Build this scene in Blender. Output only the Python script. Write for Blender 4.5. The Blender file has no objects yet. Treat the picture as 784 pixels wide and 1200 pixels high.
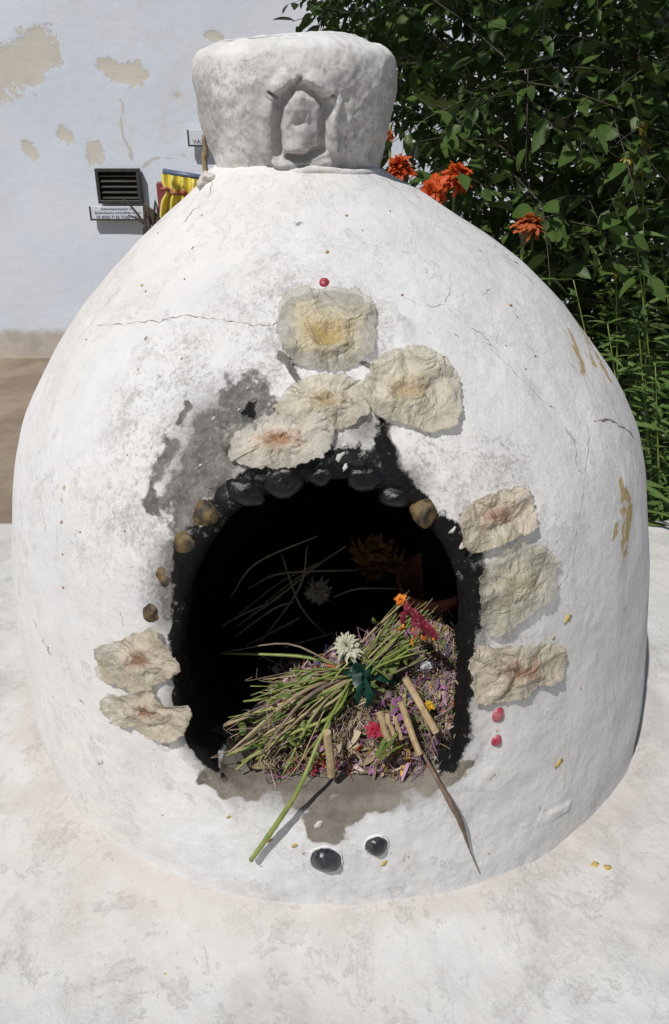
import bpy, math, random
import numpy as np
from mathutils import Vector, Matrix
R_ = math.radians
random.seed(7); rng = np.random.default_rng(7)
sc = bpy.context.scene
col = sc.collection

# ------------------------------------------------------------------ camera, sky, sun, exposure
CAM_H, PITCH, FPX = 0.89, R_(26), 900.0
cd = bpy.data.cameras.new('camera'); cam = bpy.data.objects.new('camera', cd); col.objects.link(cam)
cam.location = (0, 0, CAM_H); cam.rotation_euler = (R_(90) - PITCH, 0, 0)
cd.sensor_fit = 'HORIZONTAL'; cd.sensor_width = 36; cd.lens = 36 * FPX / 784
cd.clip_start = .02; cd.clip_end = 500
sc.camera = cam
SUN_EL, SUN_AZ = R_(55), R_(34)             # azimuth: to the left of straight behind the camera
to_sun = Vector((-math.sin(SUN_AZ) * math.cos(SUN_EL), -math.cos(SUN_AZ) * math.cos(SUN_EL), math.sin(SUN_EL)))
w = bpy.data.worlds.new('World'); sc.world = w; w.use_nodes = True
wn = w.node_tree.nodes; sky = wn.new('ShaderNodeTexSky'); sky.sky_type = 'NISHITA'; sky.sun_disc = False
sky.sun_elevation = SUN_EL; sky.sun_rotation = math.atan2(to_sun.x, to_sun.y)
bg = wn['Background']; bg.inputs[1].default_value = .07
w.node_tree.links.new(sky.outputs[0], bg.inputs[0])
sl = bpy.data.lights.new('sun', 'SUN'); sl.energy = 4.9; sl.angle = R_(.5); sl.color = (1, .972, .935)
so = bpy.data.objects.new('sun', sl); col.objects.link(so)
so.rotation_euler = to_sun.to_track_quat('Z', 'Y').to_euler(); so.location = (-3, -3, 6)
sc.view_settings.view_transform = 'Standard'; sc.view_settings.look = 'None'
sc.view_settings.exposure = -.44; sc.view_settings.gamma = 1
sc.cycles.max_bounces = 8

# ------------------------------------------------------------------ numeric helpers
def vnoise(P, seed=0):
    P = np.asarray(P, float); i = np.floor(P).astype(np.int64); f = P - i; f = f * f * (3 - 2 * f)
    def h(a, b, c):
        n = (a * 374761393 + b * 668265263 + c * 2147483647 + seed * 144269) & 0x7fffffff
        n = ((n ^ (n >> 13)) * 1274126177) & 0x7fffffff
        n = ((n ^ (n >> 11)) * 911382323) & 0x7fffffff
        return ((n ^ (n >> 16)) & 0xffff) / 65535.
    o = 0
    for dx in (0, 1):
        for dy in (0, 1):
            for dz in (0, 1):
                wgt = (f[..., 0] if dx else 1 - f[..., 0]) * (f[..., 1] if dy else 1 - f[..., 1]) * (f[..., 2] if dz else 1 - f[..., 2])
                o = o + wgt * h(i[..., 0] + dx, i[..., 1] + dy, i[..., 2] + dz)
    return o - .5
def fbm(P, scale, oct=3, seed=0, gain=.5):
    P = np.asarray(P, float) / scale; o = 0; a = 1
    for k in range(oct):
        o = o + a * vnoise(P + 17.3 * k + 100, seed + k); P = P * 2.03; a *= gain
    return o
def sstep(a, b, x):
    t = np.clip((x - a) / (b - a), 0, 1); return t * t * (3 - 2 * t)
def spline(kx, ky):
    kx = np.array(kx, float); ky = np.array(ky, float); n = len(kx); h = np.diff(kx)
    A = np.zeros((n, n)); b = np.zeros(n); A[0, 0] = A[-1, -1] = 1
    for i in range(1, n - 1):
        A[i, i-1] = h[i-1]; A[i, i] = 2 * (h[i-1] + h[i]); A[i, i+1] = h[i]
        b[i] = 3 * ((ky[i+1] - ky[i]) / h[i] - (ky[i] - ky[i-1]) / h[i-1])
    c = np.linalg.solve(A, b); bb = (ky[1:] - ky[:-1]) / h - h * (2 * c[:-1] + c[1:]) / 3; d = (c[1:] - c[:-1]) / (3 * h)
    def f(x):
        x = np.clip(np.asarray(x, float), kx[0], kx[-1]); j = np.clip(np.searchsorted(kx, x) - 1, 0, n - 2); t = x - kx[j]
        return ky[j] + bb[j] * t + c[j] * t * t + d[j] * t ** 3
    return f
def catmull(pts, n=8):
    P = np.array(pts, float); P = np.vstack([2 * P[0] - P[1], P, 2 * P[-1] - P[-2]]); out = []
    for i in range(1, len(P) - 2):
        for t in np.linspace(0, 1, n, endpoint=False):
            a, b, c, d = P[i-1:i+3]
            out.append(.5 * (2*b + (c-a)*t + (2*a-5*b+4*c-d)*t*t + (3*b-a-3*c+d)*t**3))
    out.append(P[-2]); return np.array(out)

# the burner's profile (a body of revolution that leans a little at the neck)
AX = 1.18
KZ = [-.03, 0.0, 0.051, 0.153, 0.285, 0.407, 0.529, 0.641, 0.733, 0.804, 0.855, .875]
KR = [.515, 0.518, 0.5268, 0.5265, 0.5165, 0.4971, 0.4571, 0.3793, 0.2864, 0.1869, 0.1087, .08]
_r = spline(KZ, KR)
def rad_dome(z): return _r(z)
def cx_dome(z): return np.polyval([-0.7133, 0.8152, -0.2219, -0.0347, 0.0088], np.clip(z, 0, .875))
_rc = spline([.835, .84, .88, .93, .957, .978, .992, 1.001], [.1115, .1122, .1227, .1335, .1368, .1345, .123, .100])
CAPX = -.0521
def rad_cap(z): return _rc(z)
def cx_cap(z): return CAPX + 0 * np.asarray(z, float)
def ray(px, py):
    px = np.asarray(px, float); py = np.asarray(py, float)
    u = (px - 392) / FPX; v = (600 - py) / FPX; c, s = math.cos(PITCH), math.sin(PITCH)
    return np.stack([u, c + v * s, -s + v * c], -1)
def hit(px, py, rf=rad_dome, cf=cx_dome, z0=-.02, z1=.87):
    d = ray(px, py).reshape(-1, 3); s = np.linspace(.35, 1.7, 700); best = np.full(len(d), np.nan)
    for k in range(len(d)):
        P = d[k][None] * s[:, None] + np.array([0, 0, CAM_H]); z = P[:, 2]
        g = np.hypot(P[:, 0] - cf(z), P[:, 1] - AX) - rf(z); g[(z < z0) | (z > z1)] = 1
        j = np.argmax(g < 0)
        if g[j] < 0 and j > 0:
            t = g[j-1] / (g[j-1] - g[j]) if g[j-1] < .5 else 1; best[k] = s[j-1] + t * (s[j] - s[j-1])
        else: best[k] = s[np.argmin(np.abs(g))]
    P = d * best[:, None] + np.array([0, 0, CAM_H]); z = P[:, 2]
    return P, np.arctan2(P[:, 0] - cf(z), -(P[:, 1] - AX)), z
def dome_pt(th, z, rf=rad_dome, cf=cx_dome):
    r = rf(z); return np.stack([cf(z) + r * np.sin(th), AX - r * np.cos(th), z + 0 * th], -1)
def dome_nrm(th, z, rf=rad_dome):
    e = 2e-3; dr = (rf(z + e) - rf(z - e)) / (2 * e)
    n = np.stack([np.sin(th), -np.cos(th), -dr + 0 * th], -1); return n / np.linalg.norm(n, axis=-1, keepdims=True)
def at_y(px, py, Y):
    d = ray(px, py); return np.array([d[0] * Y / d[1], Y, CAM_H + d[2] * Y / d[1]])
def at_z(px, py, Z):
    d = ray(px, py); t = (Z - CAM_H) / d[2]; return np.array([d[0] * t, d[1] * t, Z])

# ------------------------------------------------------------------ object helpers
def obj(name, V, F, mat, parent=None, smooth=True, attrs=None, base=None, mats=None, fmat=None, kind=None):
    me = bpy.data.meshes.new(name); V = np.asarray(V, float)
    if base is not None: V = V - np.array(base)
    if isinstance(F, np.ndarray) and F.ndim == 2:
        k = F.shape[1]; me.vertices.add(len(V)); me.vertices.foreach_set('co', V.ravel())
        me.loops.add(F.size); me.loops.foreach_set('vertex_index', F.ravel().astype(np.int32))
        me.polygons.add(len(F)); me.polygons.foreach_set('loop_start', np.arange(0, F.size, k, dtype=np.int32))
        me.update(calc_edges=True)
    else:
        me.from_pydata(V.tolist(), [], [list(map(int, f)) for f in F]); me.update()
    for m in (mats or [mat]): me.materials.append(m)
    if fmat is not None: me.polygons.foreach_set('material_index', np.asarray(fmat, np.int32))
    if smooth: me.polygons.foreach_set('use_smooth', np.ones(len(me.polygons), bool))
    for k, a in (attrs or {}).items():
        a = np.asarray(a, float)
        if a.ndim == 1:
            at = me.attributes.new(k, 'FLOAT', 'POINT'); at.data.foreach_set('value', a.astype(np.float32))
        elif a.shape[1] == 3:
            at = me.attributes.new(k, 'FLOAT_VECTOR', 'POINT'); at.data.foreach_set('vector', a.astype(np.float32).ravel())
    me.validate(); me.update()
    o = bpy.data.objects.new(name, me); col.objects.link(o)
    if parent is not None:
        o.parent = parent
        if base is None: o.matrix_parent_inverse = parent.matrix_basis.inverted()
    elif base is not None: o.location = base
    if kind: o['kind'] = kind
    return o
def tag(o, label, cat, group=None):
    o['label'] = label; o['category'] = cat
    if group: o['group'] = group
    return o
def thing(name, loc, label, cat, group=None):
    o = bpy.data.objects.new(name, None); o.empty_display_size = .05; col.objects.link(o); o.location = loc
    o.matrix_basis = Matrix.Translation(Vector([float(q) for q in loc]))
    return tag(o, label, cat, group)
def join(parts):
    V = []; F = []; n = 0
    for v, f in parts:
        V.append(np.asarray(v, float)); F += [[i + n for i in q] for q in f]; n += len(v)
    return np.vstack(V), F
def tube(pts, rad, n=6, cap=True, wob=0, sm=0):
    P = catmull(pts, sm) if sm else np.array(pts, float); m = len(P)
    r = np.interp(np.linspace(0, 1, m), np.linspace(0, 1, len(np.atleast_1d(rad))), np.atleast_1d(rad))
    T = np.gradient(P, axis=0); T /= np.linalg.norm(T, axis=1, keepdims=True) + 1e-12
    ref = np.array([0, 0, 1.]) if abs(T[0][2]) < .9 else np.array([1., 0, 0])
    V = []; U = np.cross(T[0], ref); U /= np.linalg.norm(U)
    for i in range(m):
        U = U - T[i] * np.dot(U, T[i]); U /= np.linalg.norm(U) + 1e-12; W = np.cross(T[i], U)
        for k in range(n):
            a = 2 * math.pi * k / n; q = r[i] * (1 + (rng.normal() * wob if wob else 0))
            V.append(P[i] + q * (math.cos(a) * U + math.sin(a) * W))
    F = [[i*n+k, i*n+(k+1) % n, (i+1)*n+(k+1) % n, (i+1)*n+k] for i in range(m-1) for k in range(n)]
    if cap: F += [list(range(n))[::-1], [(m-1)*n+k for k in range(n)]]
    return np.array(V), F
def gridF(nu, nv, wrap=False):
    i, j = np.meshgrid(np.arange(nu - 1), np.arange(nv if wrap else nv - 1), indexing='ij'); j2 = (j + 1) % nv
    return np.stack([i*nv+j, i*nv+j2, (i+1)*nv+j2, (i+1)*nv+j], -1).reshape(-1, 4)
def box(c, s, rot=None, bev=0):
    c = np.array(c, float); h = np.array(s, float) / 2
    if bev:
        V = []; F = []
        # chamfered box: 24 verts
        for sx in (-1, 1):
            for sy in (-1, 1):
                for sz in (-1, 1):
                    for a in range(3):
                        q = h - bev; q = q.copy(); q[a] = h[a]; V.append(q * (sx, sy, sz))
        idx = lambda x, y, z, a: ((x*2+y)*2+z)*3+a
        F += [[idx(x, 0, 0, 0), idx(x, 0, 1, 0), idx(x, 1, 1, 0), idx(x, 1, 0, 0)] for x in (0, 1)]
        F += [[idx(0, y, 0, 1), idx(0, y, 1, 1), idx(1, y, 1, 1), idx(1, y, 0, 1)] for y in (0, 1)]
        F += [[idx(0, 0, z, 2), idx(0, 1, z, 2), idx(1, 1, z, 2), idx(1, 0, z, 2)] for z in (0, 1)]
        for y in (0, 1):
            for z in (0, 1): F.append([idx(0, y, z, 1), idx(1, y, z, 1), idx(1, y, z, 2), idx(0, y, z, 2)])
        for x in (0, 1):
            for z in (0, 1): F.append([idx(x, 0, z, 0), idx(x, 1, z, 0), idx(x, 1, z, 2), idx(x, 0, z, 2)])
            for y in (0, 1): F.append([idx(x, y, 0, 0), idx(x, y, 1, 0), idx(x, y, 1, 1), idx(x, y, 0, 1)])
        for x in (0, 1):
            for y in (0, 1):
                for z in (0, 1): F.append([idx(x, y, z, 0), idx(x, y, z, 1), idx(x, y, z, 2)])
        V = np.array(V)
    else:
        V = np.array([[x, y, z] for x in (-1, 1) for y in (-1, 1) for z in (-1, 1)]) * h
        F = [[0, 1, 3, 2], [4, 6, 7, 5], [0, 4, 5, 1], [2, 3, 7, 6], [0, 2, 6, 4], [1, 5, 7, 3]]
    if rot is not None: V = V @ np.array(rot).T
    return V + c, F
def blob(c, r, nrm=(0, -1, 0), lump=.12, seed=0, nu=10, nv=16, sq=(1, 1, 1)):
    u = np.linspace(0, math.pi, nu); v = np.linspace(0, 2*math.pi, nv, endpoint=False)
    D = np.array([[math.sin(a)*math.cos(b), math.sin(a)*math.sin(b), math.cos(a)] for a in u for b in v])
    D = D * (1 + lump * fbm(D + seed * 3.7, .7, 2, seed))[:, None] * np.array(sq)
    q = Vector(nrm).to_track_quat('Z', 'Y').to_matrix(); V = (D * r) @ np.array(q).T + np.array(c)
    return V, gridF(nu, nv, True)

# ------------------------------------------------------------------ materials
def mat(name):
    m = bpy.data.materials.new(name); m.use_nodes = True; nt = m.node_tree
    return m, nt, nt.nodes['Principled BSDF']
def nd(nt, t, ins=None, **kw):
    n = nt.nodes.new('ShaderNode' + t)
    for k, v in kw.items(): setattr(n, k, v)
    for k, v in (ins or {}).items(): put(nt, n.inputs[k], v)
    return n
def put(nt, sock, v):
    if isinstance(v, bpy.types.NodeSocket): nt.links.new(v, sock)
    elif isinstance(v, bpy.types.Node): nt.links.new(v.outputs[0], sock)
    else:
        if isinstance(v, tuple) and len(v) == 3 and sock.type == 'RGBA': v = v + (1,)
        sock.default_value = v
def noise(nt, scale, det=4, rough=.55, vec=None, dist=0):
    n = nd(nt, 'TexNoise', {'Scale': scale, 'Detail': det, 'Roughness': rough, 'Distortion': dist})
    if vec is not None: put(nt, n.inputs['Vector'], vec)
    return n.outputs[0]
def math_(nt, op, a, b=0., c=0., clamp=False):
    n = nd(nt, 'Math', {0: a, 1: b, 2: c}, operation=op); n.use_clamp = clamp; return n.outputs[0]
def ramp(nt, x, a, b, lo=0., hi=1.):
    return nd(nt, 'MapRange', {0: x, 1: a, 2: b, 3: lo, 4: hi}, interpolation_type='SMOOTHSTEP').outputs[0]
def mix(nt, f, a, b):
    n = nd(nt, 'Mix', None, data_type='RGBA'); put(nt, n.inputs[0], f); put(nt, n.inputs[6], a); put(nt, n.inputs[7], b); return n.outputs[2]
def attr(nt, name, k=2): return nd(nt, 'Attribute', None, attribute_name=name).outputs[k]
def bump(nt, h, strength, dist, normal=None):
    n = nd(nt, 'Bump', {'Strength': strength, 'Distance': dist, 'Height': h})
    if normal is not None: put(nt, n.inputs['Normal'], normal)
    return n.outputs[0]
def obj_co(nt): return nd(nt, 'TexCoord').outputs['Object']
def simple(name, c, rough=.6, c2=None, scale=40, bmp=0, bscale=120, metal=0, spec=.5):
    m, nt, p = mat(name); p.inputs['Roughness'].default_value = rough; p.inputs['Metallic'].default_value = metal
    p.inputs['Specular IOR Level'].default_value = spec
    if c2:
        put(nt, p.inputs['Base Color'], mix(nt, ramp(nt, noise(nt, scale, 5, .6, obj_co(nt)), .35, .65), c, c2))
    else: put(nt, p.inputs['Base Color'], c)
    if bmp: put(nt, p.inputs['Normal'], bump(nt, noise(nt, bscale, 6, .65, obj_co(nt)), .6, bmp))
    return m
def plaster(name, dome=True):
    m, nt, p = mat(name); co = obj_co(nt)
    warm = ramp(nt, noise(nt, 3.2, 4, .6, co), .38, .66)
    fine = ramp(nt, noise(nt, 28, 6, .7, co), .3, .75)
    white = mix(nt, warm, (.79, .785, .78), (.76, .73, .685)) if dome else mix(nt, warm, (.64, .63, .61), (.57, .545, .51))
    white = mix(nt, math_(nt, 'MULTIPLY', fine, .45), white, (.64, .62, .60))
    blot = ramp(nt, noise(nt, 7.5, 7, .7, co, .6), .47, .66)
    white = mix(nt, math_(nt, 'MULTIPLY', blot, .28 if dome else .65), white, (.56, .55, .545) if dome else (.42, .40, .375))
    drt = ramp(nt, math_(nt, 'MULTIPLY_ADD', math_(nt, 'SUBTRACT', noise(nt, 13, 7, .7, co), .5), 1.5, attr(nt, 'dirt')), .30, .75)
    white = mix(nt, math_(nt, 'MULTIPLY', drt, .62), white, (.52, .465, .41))
    wash = ramp(nt, noise(nt, 2.3, 6, .66, co, .4), .42, .66)
    white = mix(nt, math_(nt, 'MULTIPLY', wash, .30), white, (.60, .60, .605))
    sk = nd(nt, 'Mapping', {'Scale': (70., 70., 7.)}); put(nt, sk.inputs['Vector'], co)
    white = mix(nt, math_(nt, 'MULTIPLY', ramp(nt, noise(nt, 1., 5, .65, sk.outputs[0]), .40, .70), .30), white, (.60, .595, .59))
    # tiny pits and dirt flecks
    vo = nd(nt, 'TexVoronoi', {'Scale': 95., 'Randomness': 1.}); put(nt, vo.inputs['Vector'], co)
    pit = math_(nt, 'MULTIPLY', ramp(nt, vo.outputs['Distance'], .10, .05, 0., 1.), ramp(nt, noise(nt, 9, 3, .6, co), .55, .68))
    white = mix(nt, math_(nt, 'MULTIPLY', pit, .7), white, (.30, .24, .19))
    # thin brown dirt showing through
    st = nd(nt, 'Mapping', {'Scale': (26., 26., 5.)}); put(nt, st.inputs['Vector'], co)
    sn = noise(nt, 1., 5, .65, st.outputs[0])
    dirt = math_(nt, 'MULTIPLY', ramp(nt, sn, .60, .72), ramp(nt, noise(nt, 5.5, 3, .6, co), .48, .66))
    white = mix(nt, math_(nt, 'MULTIPLY', dirt, .5), white, (.50, .42, .33))
    ds = nd(nt, 'Mapping', {'Scale': (150., 150., 34.)}); put(nt, ds.inputs['Vector'], co)
    dash = math_(nt, 'MULTIPLY', ramp(nt, noise(nt, 1., 3, .55, ds.outputs[0]), .655, .70), ramp(nt, noise(nt, 6.5, 4, .65, co), .46, .60))
    white = mix(nt, math_(nt, 'MULTIPLY', dash, .6), white, (.40, .34, .29))
    grain = ramp(nt, noise(nt, 130, 5, .75, co), .30, .72)
    white = mix(nt, math_(nt, 'MULTIPLY', grain, .30), white, (.63, .615, .60) if dome else (.54, .52, .49))
    colr = white
    brush = nd(nt, 'Mapping', {'Scale': (120., 120., 22.)}); put(nt, brush.inputs['Vector'], co)
    h = math_(nt, 'MULTIPLY_ADD', noise(nt, 1., 3, .6, brush.outputs[0]), .16, math_(nt, 'MULTIPLY', noise(nt, 22, 9, .68, co), 1.25))
    h = math_(nt, 'MULTIPLY', h, ramp(nt, noise(nt, 5., 4, .6, co), .34, .66, .25, 1.15))
    h = math_(nt, 'SUBTRACT', h, math_(nt, 'MULTIPLY', pit, .35))
    coat = ramp(nt, noise(nt, 6.5 if dome else 8., 12, .72, co, .5), .535, .550)
    coat2 = ramp(nt, noise(nt, 11., 12, .74, co, .3), .60 if dome else .57, .612 if dome else .585)
    h = math_(nt, 'SUBTRACT', h, math_(nt, 'MULTIPLY_ADD', coat2, .16, math_(nt, 'MULTIPLY', coat, .10)))
    colr = mix(nt, math_(nt, 'MULTIPLY', coat, .16), colr, (.62, .60, .57))
    colr = mix(nt, math_(nt, 'MULTIPLY', coat2, .30 if dome else .42), colr, (.50, .475, .44))
    rid = nd(nt, 'Mapping', {'Scale': (20., 20., 7.), 'Rotation': (.5, .4, 0.)}); put(nt, rid.inputs['Vector'], co)
    rg = ramp(nt, math_(nt, 'ABSOLUTE', math_(nt, 'SUBTRACT', noise(nt, 1., 4, .6, rid.outputs[0], .8), .5)), .0, .09, 1., 0.)
    h = math_(nt, 'MULTIPLY_ADD', math_(nt, 'MULTIPLY', rg, ramp(nt, noise(nt, 4.5, 3, .6, co), .5, .66)), .05, h)
    rough = .85; nrm = None
    if dome:
        n1 = noise(nt, 17, 8, .68, co); n2 = noise(nt, 60, 6, .7, co); n3 = noise(nt, 210, 5, .75, co)
        ea = math_(nt, 'ADD', math_(nt, 'MULTIPLY', math_(nt, 'SUBTRACT', n1, .5), 1.5), math_(nt, 'MULTIPLY', math_(nt, 'SUBTRACT', n2, .5), .7))
        def crisp(a, lo, hi, k=1.): return ramp(nt, math_(nt, 'MULTIPLY_ADD', ea, k, attr(nt, a)), lo, hi)
        smud_shade = math_(nt, 'MULTIPLY', attr(nt, 'smudge_shade'), ramp(nt, math_(nt, 'ADD', math_(nt, 'MULTIPLY', n3, .7), math_(nt, 'MULTIPLY_ADD', n1, .5, math_(nt, 'MULTIPLY', n2, .4))), .76, .93))
        colr = mix(nt, math_(nt, 'MULTIPLY', smud_shade, .75), colr, (.33, .31, .295))
        colr = mix(nt, math_(nt, 'MULTIPLY', ramp(nt, attr(nt, 'smudge_shade'), 1., 1.8), .75), colr, mix(nt, n1, (.36, .355, .345), (.52, .51, .50)))  # values above one: neck shade put into the colour as flat grey
        soft = math_(nt, 'MULTIPLY', attr(nt, 'smudge_shade'), ramp(nt, n1, .45, .7))
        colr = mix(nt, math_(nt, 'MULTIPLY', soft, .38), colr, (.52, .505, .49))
        hz = ramp(nt, math_(nt, 'MULTIPLY_ADD', math_(nt, 'SUBTRACT', n1, .5), .5, attr(nt, 'soot')), .06, .75)
        colr = mix(nt, math_(nt, 'MULTIPLY', hz, math_(nt, 'MULTIPLY_ADD', n3, .8, .30)), colr, (.12, .112, .105))
        fl = crisp('flake', .36, .60, 1.35)
        flc = mix(nt, ramp(nt, n2, .35, .7), (.105, .095, .088), (.215, .20, .185)); flc = mix(nt, math_(nt, 'MULTIPLY', ramp(nt, n3, .52, .68), .6), flc, (.36, .34, .32))
        colr = mix(nt, fl, colr, flc)
        oc = ramp(nt, math_(nt, 'ADD', attr(nt, 'ochre'), math_(nt, 'MULTIPLY', math_(nt, 'SUBTRACT', noise(nt, 85, 6, .75, co), .5), 2.6)), .50, .60)
        colr = mix(nt, oc, colr, mix(nt, n2, (.40, .27, .10), (.58, .47, .26)))
        ash = crisp('ash', .40, .56, .6)
        colr = mix(nt, ash, colr, mix(nt, ramp(nt, n1, .35, .7), (.15, .132, .11), (.27, .24, .20)))
        tar = crisp('tar', .40, .56, 1.3)
        tc = mix(nt, ramp(nt, n2, .45, .8), (.004, .004, .004), (.018, .016, .014))
        chip = math_(nt, 'MULTIPLY', ramp(nt, noise(nt, 60, 6, .75, co), .615, .66), attr(nt, 'chip'))
        tc = mix(nt, chip, tc, (.45, .43, .39))
        colr = mix(nt, tar, colr, tc)
        layer = math_(nt, 'ADD', fl, math_(nt, 'MULTIPLY', tar, .6))
        h = math_(nt, 'SUBTRACT', h, math_(nt, 'MULTIPLY', layer, .55))
        h = math_(nt, 'SUBTRACT', h, math_(nt, 'MULTIPLY', oc, .35))
        rough = math_(nt, 'SUBTRACT', .86, math_(nt, 'MULTIPLY', tar, math_(nt, 'MULTIPLY', attr(nt, 'gloss'), .6)))
    put(nt, p.inputs['Base Color'], colr); put(nt, p.inputs['Roughness'], rough)
    p.inputs['Specular IOR Level'].default_value = .22
    nrm = bump(nt, noise(nt, 240, 4, .7, co), .3, .0010)
    put(nt, p.inputs['Normal'], bump(nt, h, .55, .0065, nrm))
    return m
M = {}
M['dome'] = plaster('whitewashed_plaster'); M['plaster'] = plaster('platform_plaster', False)

# ------------------------------------------------------------------ setting: ground, platform, wall
def wall_material():
    m, nt, p = mat('limewash_wall'); co = obj_co(nt)
    c = mix(nt, ramp(nt, noise(nt, 1.3, 5, .6, co), .35, .68), (.66, .72, .81), (.72, .755, .81))
    c = mix(nt, math_(nt, 'MULTIPLY', ramp(nt, noise(nt, 2.4, 7, .7, co), .50, .72), .45), c, (.66, .62, .59))
    ea = math_(nt, 'MULTIPLY', math_(nt, 'SUBTRACT', noise(nt, 13, 8, .72, co), .5), 2.0)
    pe = ramp(nt, math_(nt, 'ADD', attr(nt, 'peel'), ea), .44, .52)
    c = mix(nt, pe, c, mix(nt, noise(nt, 7, 5, .6, co), (.56, .535, .47), (.68, .645, .57)))
    du = ramp(nt, math_(nt, 'ADD', attr(nt, 'dado'), math_(nt, 'MULTIPLY', ea, .35)), .3, .7)
    c = mix(nt, du, c, mix(nt, ramp(nt, noise(nt, 4, 6, .65, co), .35, .65), (.42, .37, .31), (.55, .50, .43)))
    stn = ramp(nt, math_(nt, 'ADD', attr(nt, 'stain'), math_(nt, 'MULTIPLY', ea, .5)), .4, .6)
    c = mix(nt, math_(nt, 'MULTIPLY', stn, .6), c, (.50, .42, .36))
    mp = nd(nt, 'Mapping', {'Scale': (5., 5., 60.)}); put(nt, mp.inputs['Vector'], co)
    sc_ = math_(nt, 'MULTIPLY', ramp(nt, noise(nt, 1., 4, .6, mp.outputs[0]), .66, .72), ramp(nt, noise(nt, 2., 3, .5, co), .5, .65))
    c = mix(nt, math_(nt, 'MULTIPLY', sc_, .5), c, (.40, .40, .42))
    put(nt, p.inputs['Base Color'], c); p.inputs['Roughness'].default_value = .9
    h = math_(nt, 'SUBTRACT', noise(nt, 14, 7, .6, co), math_(nt, 'MULTIPLY', pe, .4))
    put(nt, p.inputs['Normal'], bump(nt, h, .5, .006)); return m
M['wall'] = wall_material()
M['ground'] = simple('dry_earth', (.20, .15, .11), .95, (.29, .23, .17), 3, .01, 30)
GZ = -.55
V = []; xs = np.linspace(-60, 60, 61); ys = np.linspace(-60, 60, 61)
X, Y = np.meshgrid(xs, ys, indexing='ij'); P = np.stack([X, Y, GZ + 0 * X], -1).reshape(-1, 3)
P[:, 2] += .03 * fbm(P, 4, 2, 5) * (np.hypot(P[:, 0], P[:, 1]) > 12)
obj('ground', P, gridF(61, 61)[:, ::-1], M['ground'], kind='structure')

# platform: rough plastered ledge, one closed block
xs = np.linspace(-1.5, 1.5, 300); ys = np.linspace(.05, 1.82, 190)
X, Y = np.meshgrid(xs, ys, indexing='ij'); P = np.stack([X, Y, 0 * X], -1).reshape(-1, 3)
P[:, 2] = .012 * fbm(P, .30, 3, 11) + .007 * fbm(P, .07, 3, 12)
dd = np.hypot(P[:, 0] - .009, P[:, 1] - AX) - .53
P[:, 2] += .018 * np.exp(-np.clip(dd - .02, 0, 1) / .045) + .006 * np.exp(-((dd - .055) / .03) ** 2) * (fbm(P, .1, 2, 4) + .4)
edge = np.minimum(np.minimum(P[:, 0] + 1.5, 1.5 - P[:, 0]), np.minimum(P[:, 1] - .05, 1.82 - P[:, 1]))
P[:, 2] -= .03 * (1 - sstep(0, .05, edge))
F = [list(q) for q in gridF(300, 190)[:, ::-1]]
bd = [i*190 for i in range(300)] + [299*190+j for j in range(1, 190)] + [i*190+189 for i in range(298, -1, -1)] + [j for j in range(188, 0, -1)]
n0 = len(P); P = np.vstack([P, np.c_[P[bd][:, :2], np.full(len(bd), GZ - .02)]])
nb = len(bd); F += [[bd[k], bd[(k+1) % nb], n0+(k+1) % nb, n0+k] for k in range(nb)]
PLAT = P.copy()
pd = np.hypot(P[:, 0] - .009, P[:, 1] - AX) - .545
obj('platform', P, F, M['plaster'], kind='structure', attrs={'dirt': .75 * np.exp(-np.abs(pd) / .05) + .7 * np.exp(-np.abs(pd + .012) / .012) + .25 * sstep(0, .3, fbm(P, .25, 3, 14))})

# house wall
WY = 5.5
def wall_xz(px, py):
    q = at_y(px, py, WY); return q[0], q[2]
xs = np.linspace(-6, 6, 560); zs = np.linspace(GZ - .05, 3.6, 210)
X, Z = np.meshgrid(xs, zs, indexing='ij'); P = np.stack([X, WY + 0 * X, Z], -1).reshape(-1, 3)
def strokes3(P, lst, soft=1.):
    """soft union of capsules (list of polylines of (point, radius)) -> 0..1, .5 at the radius"""
    o = np.zeros(len(P))
    for line in lst:
        L = [(np.array(a, float), r) for a, r in line]
        if len(L) == 1: L = L * 2
        for (a, ra), (b, rb) in zip(L[:-1], L[1:]):
            ab = b - a; t = np.clip(((P - a) @ ab) / (ab @ ab + 1e-12), 0, 1)
            d = np.linalg.norm(P - a - t[:, None] * ab, axis=1); r = ra + t * (rb - ra)
            o = np.maximum(o, np.clip(1 - .5 * d / r, 0, 1))
    return o
wk = WY / (FPX / math.cos(PITCH))
def wl(*pts): return [((wall_xz(x, y)[0], WY, wall_xz(x, y)[1]), r * wk) for x, y, r in pts]
PW = P + np.stack([.10 * fbm(P, .25, 3, s_) for s_ in (321, 322, 323)], -1) * [1, 0, 1]
peel = strokes3(PW, [wl((28, 70, 26), (50, 62, 22)), wl((70, 72, 12)), wl((138, 84, 12), (160, 82, 11)), wl((70, 153, 9)), wl((108, 172, 8), (112, 190, 12)), wl((30, 185, 8)),
                    wl((-10, 90, 30)), wl((245, 40, 7)), wl((200, 120, 4))])
stain = strokes3(PW, [wl((140, 100, 2), (143, 150, 1.6), (148, 190, 2)), wl((160, 194, 3), (220, 190, 2))])
dado = 1 - sstep(wall_xz(0, 415)[1], wall_xz(0, 360)[1], P[:, 2])
Pw_ = P
P[:, 1] += -.02 * fbm(P, .7, 2, 21) + .002 * sstep(.4, .6, peel)
obj_w = obj('house_wall', P, gridF(560, 210)[:, ::-1], M['wall'], attrs={'peel': peel, 'stain': stain, 'dado': dado})
tag(obj_w, 'pale blue limewashed house wall with peeling plaster patches', 'wall')
# give the wall a back and a top
sm = obj_w.modifiers.new('thick', 'SOLIDIFY'); sm.thickness = .35; sm.offset = -1

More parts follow.
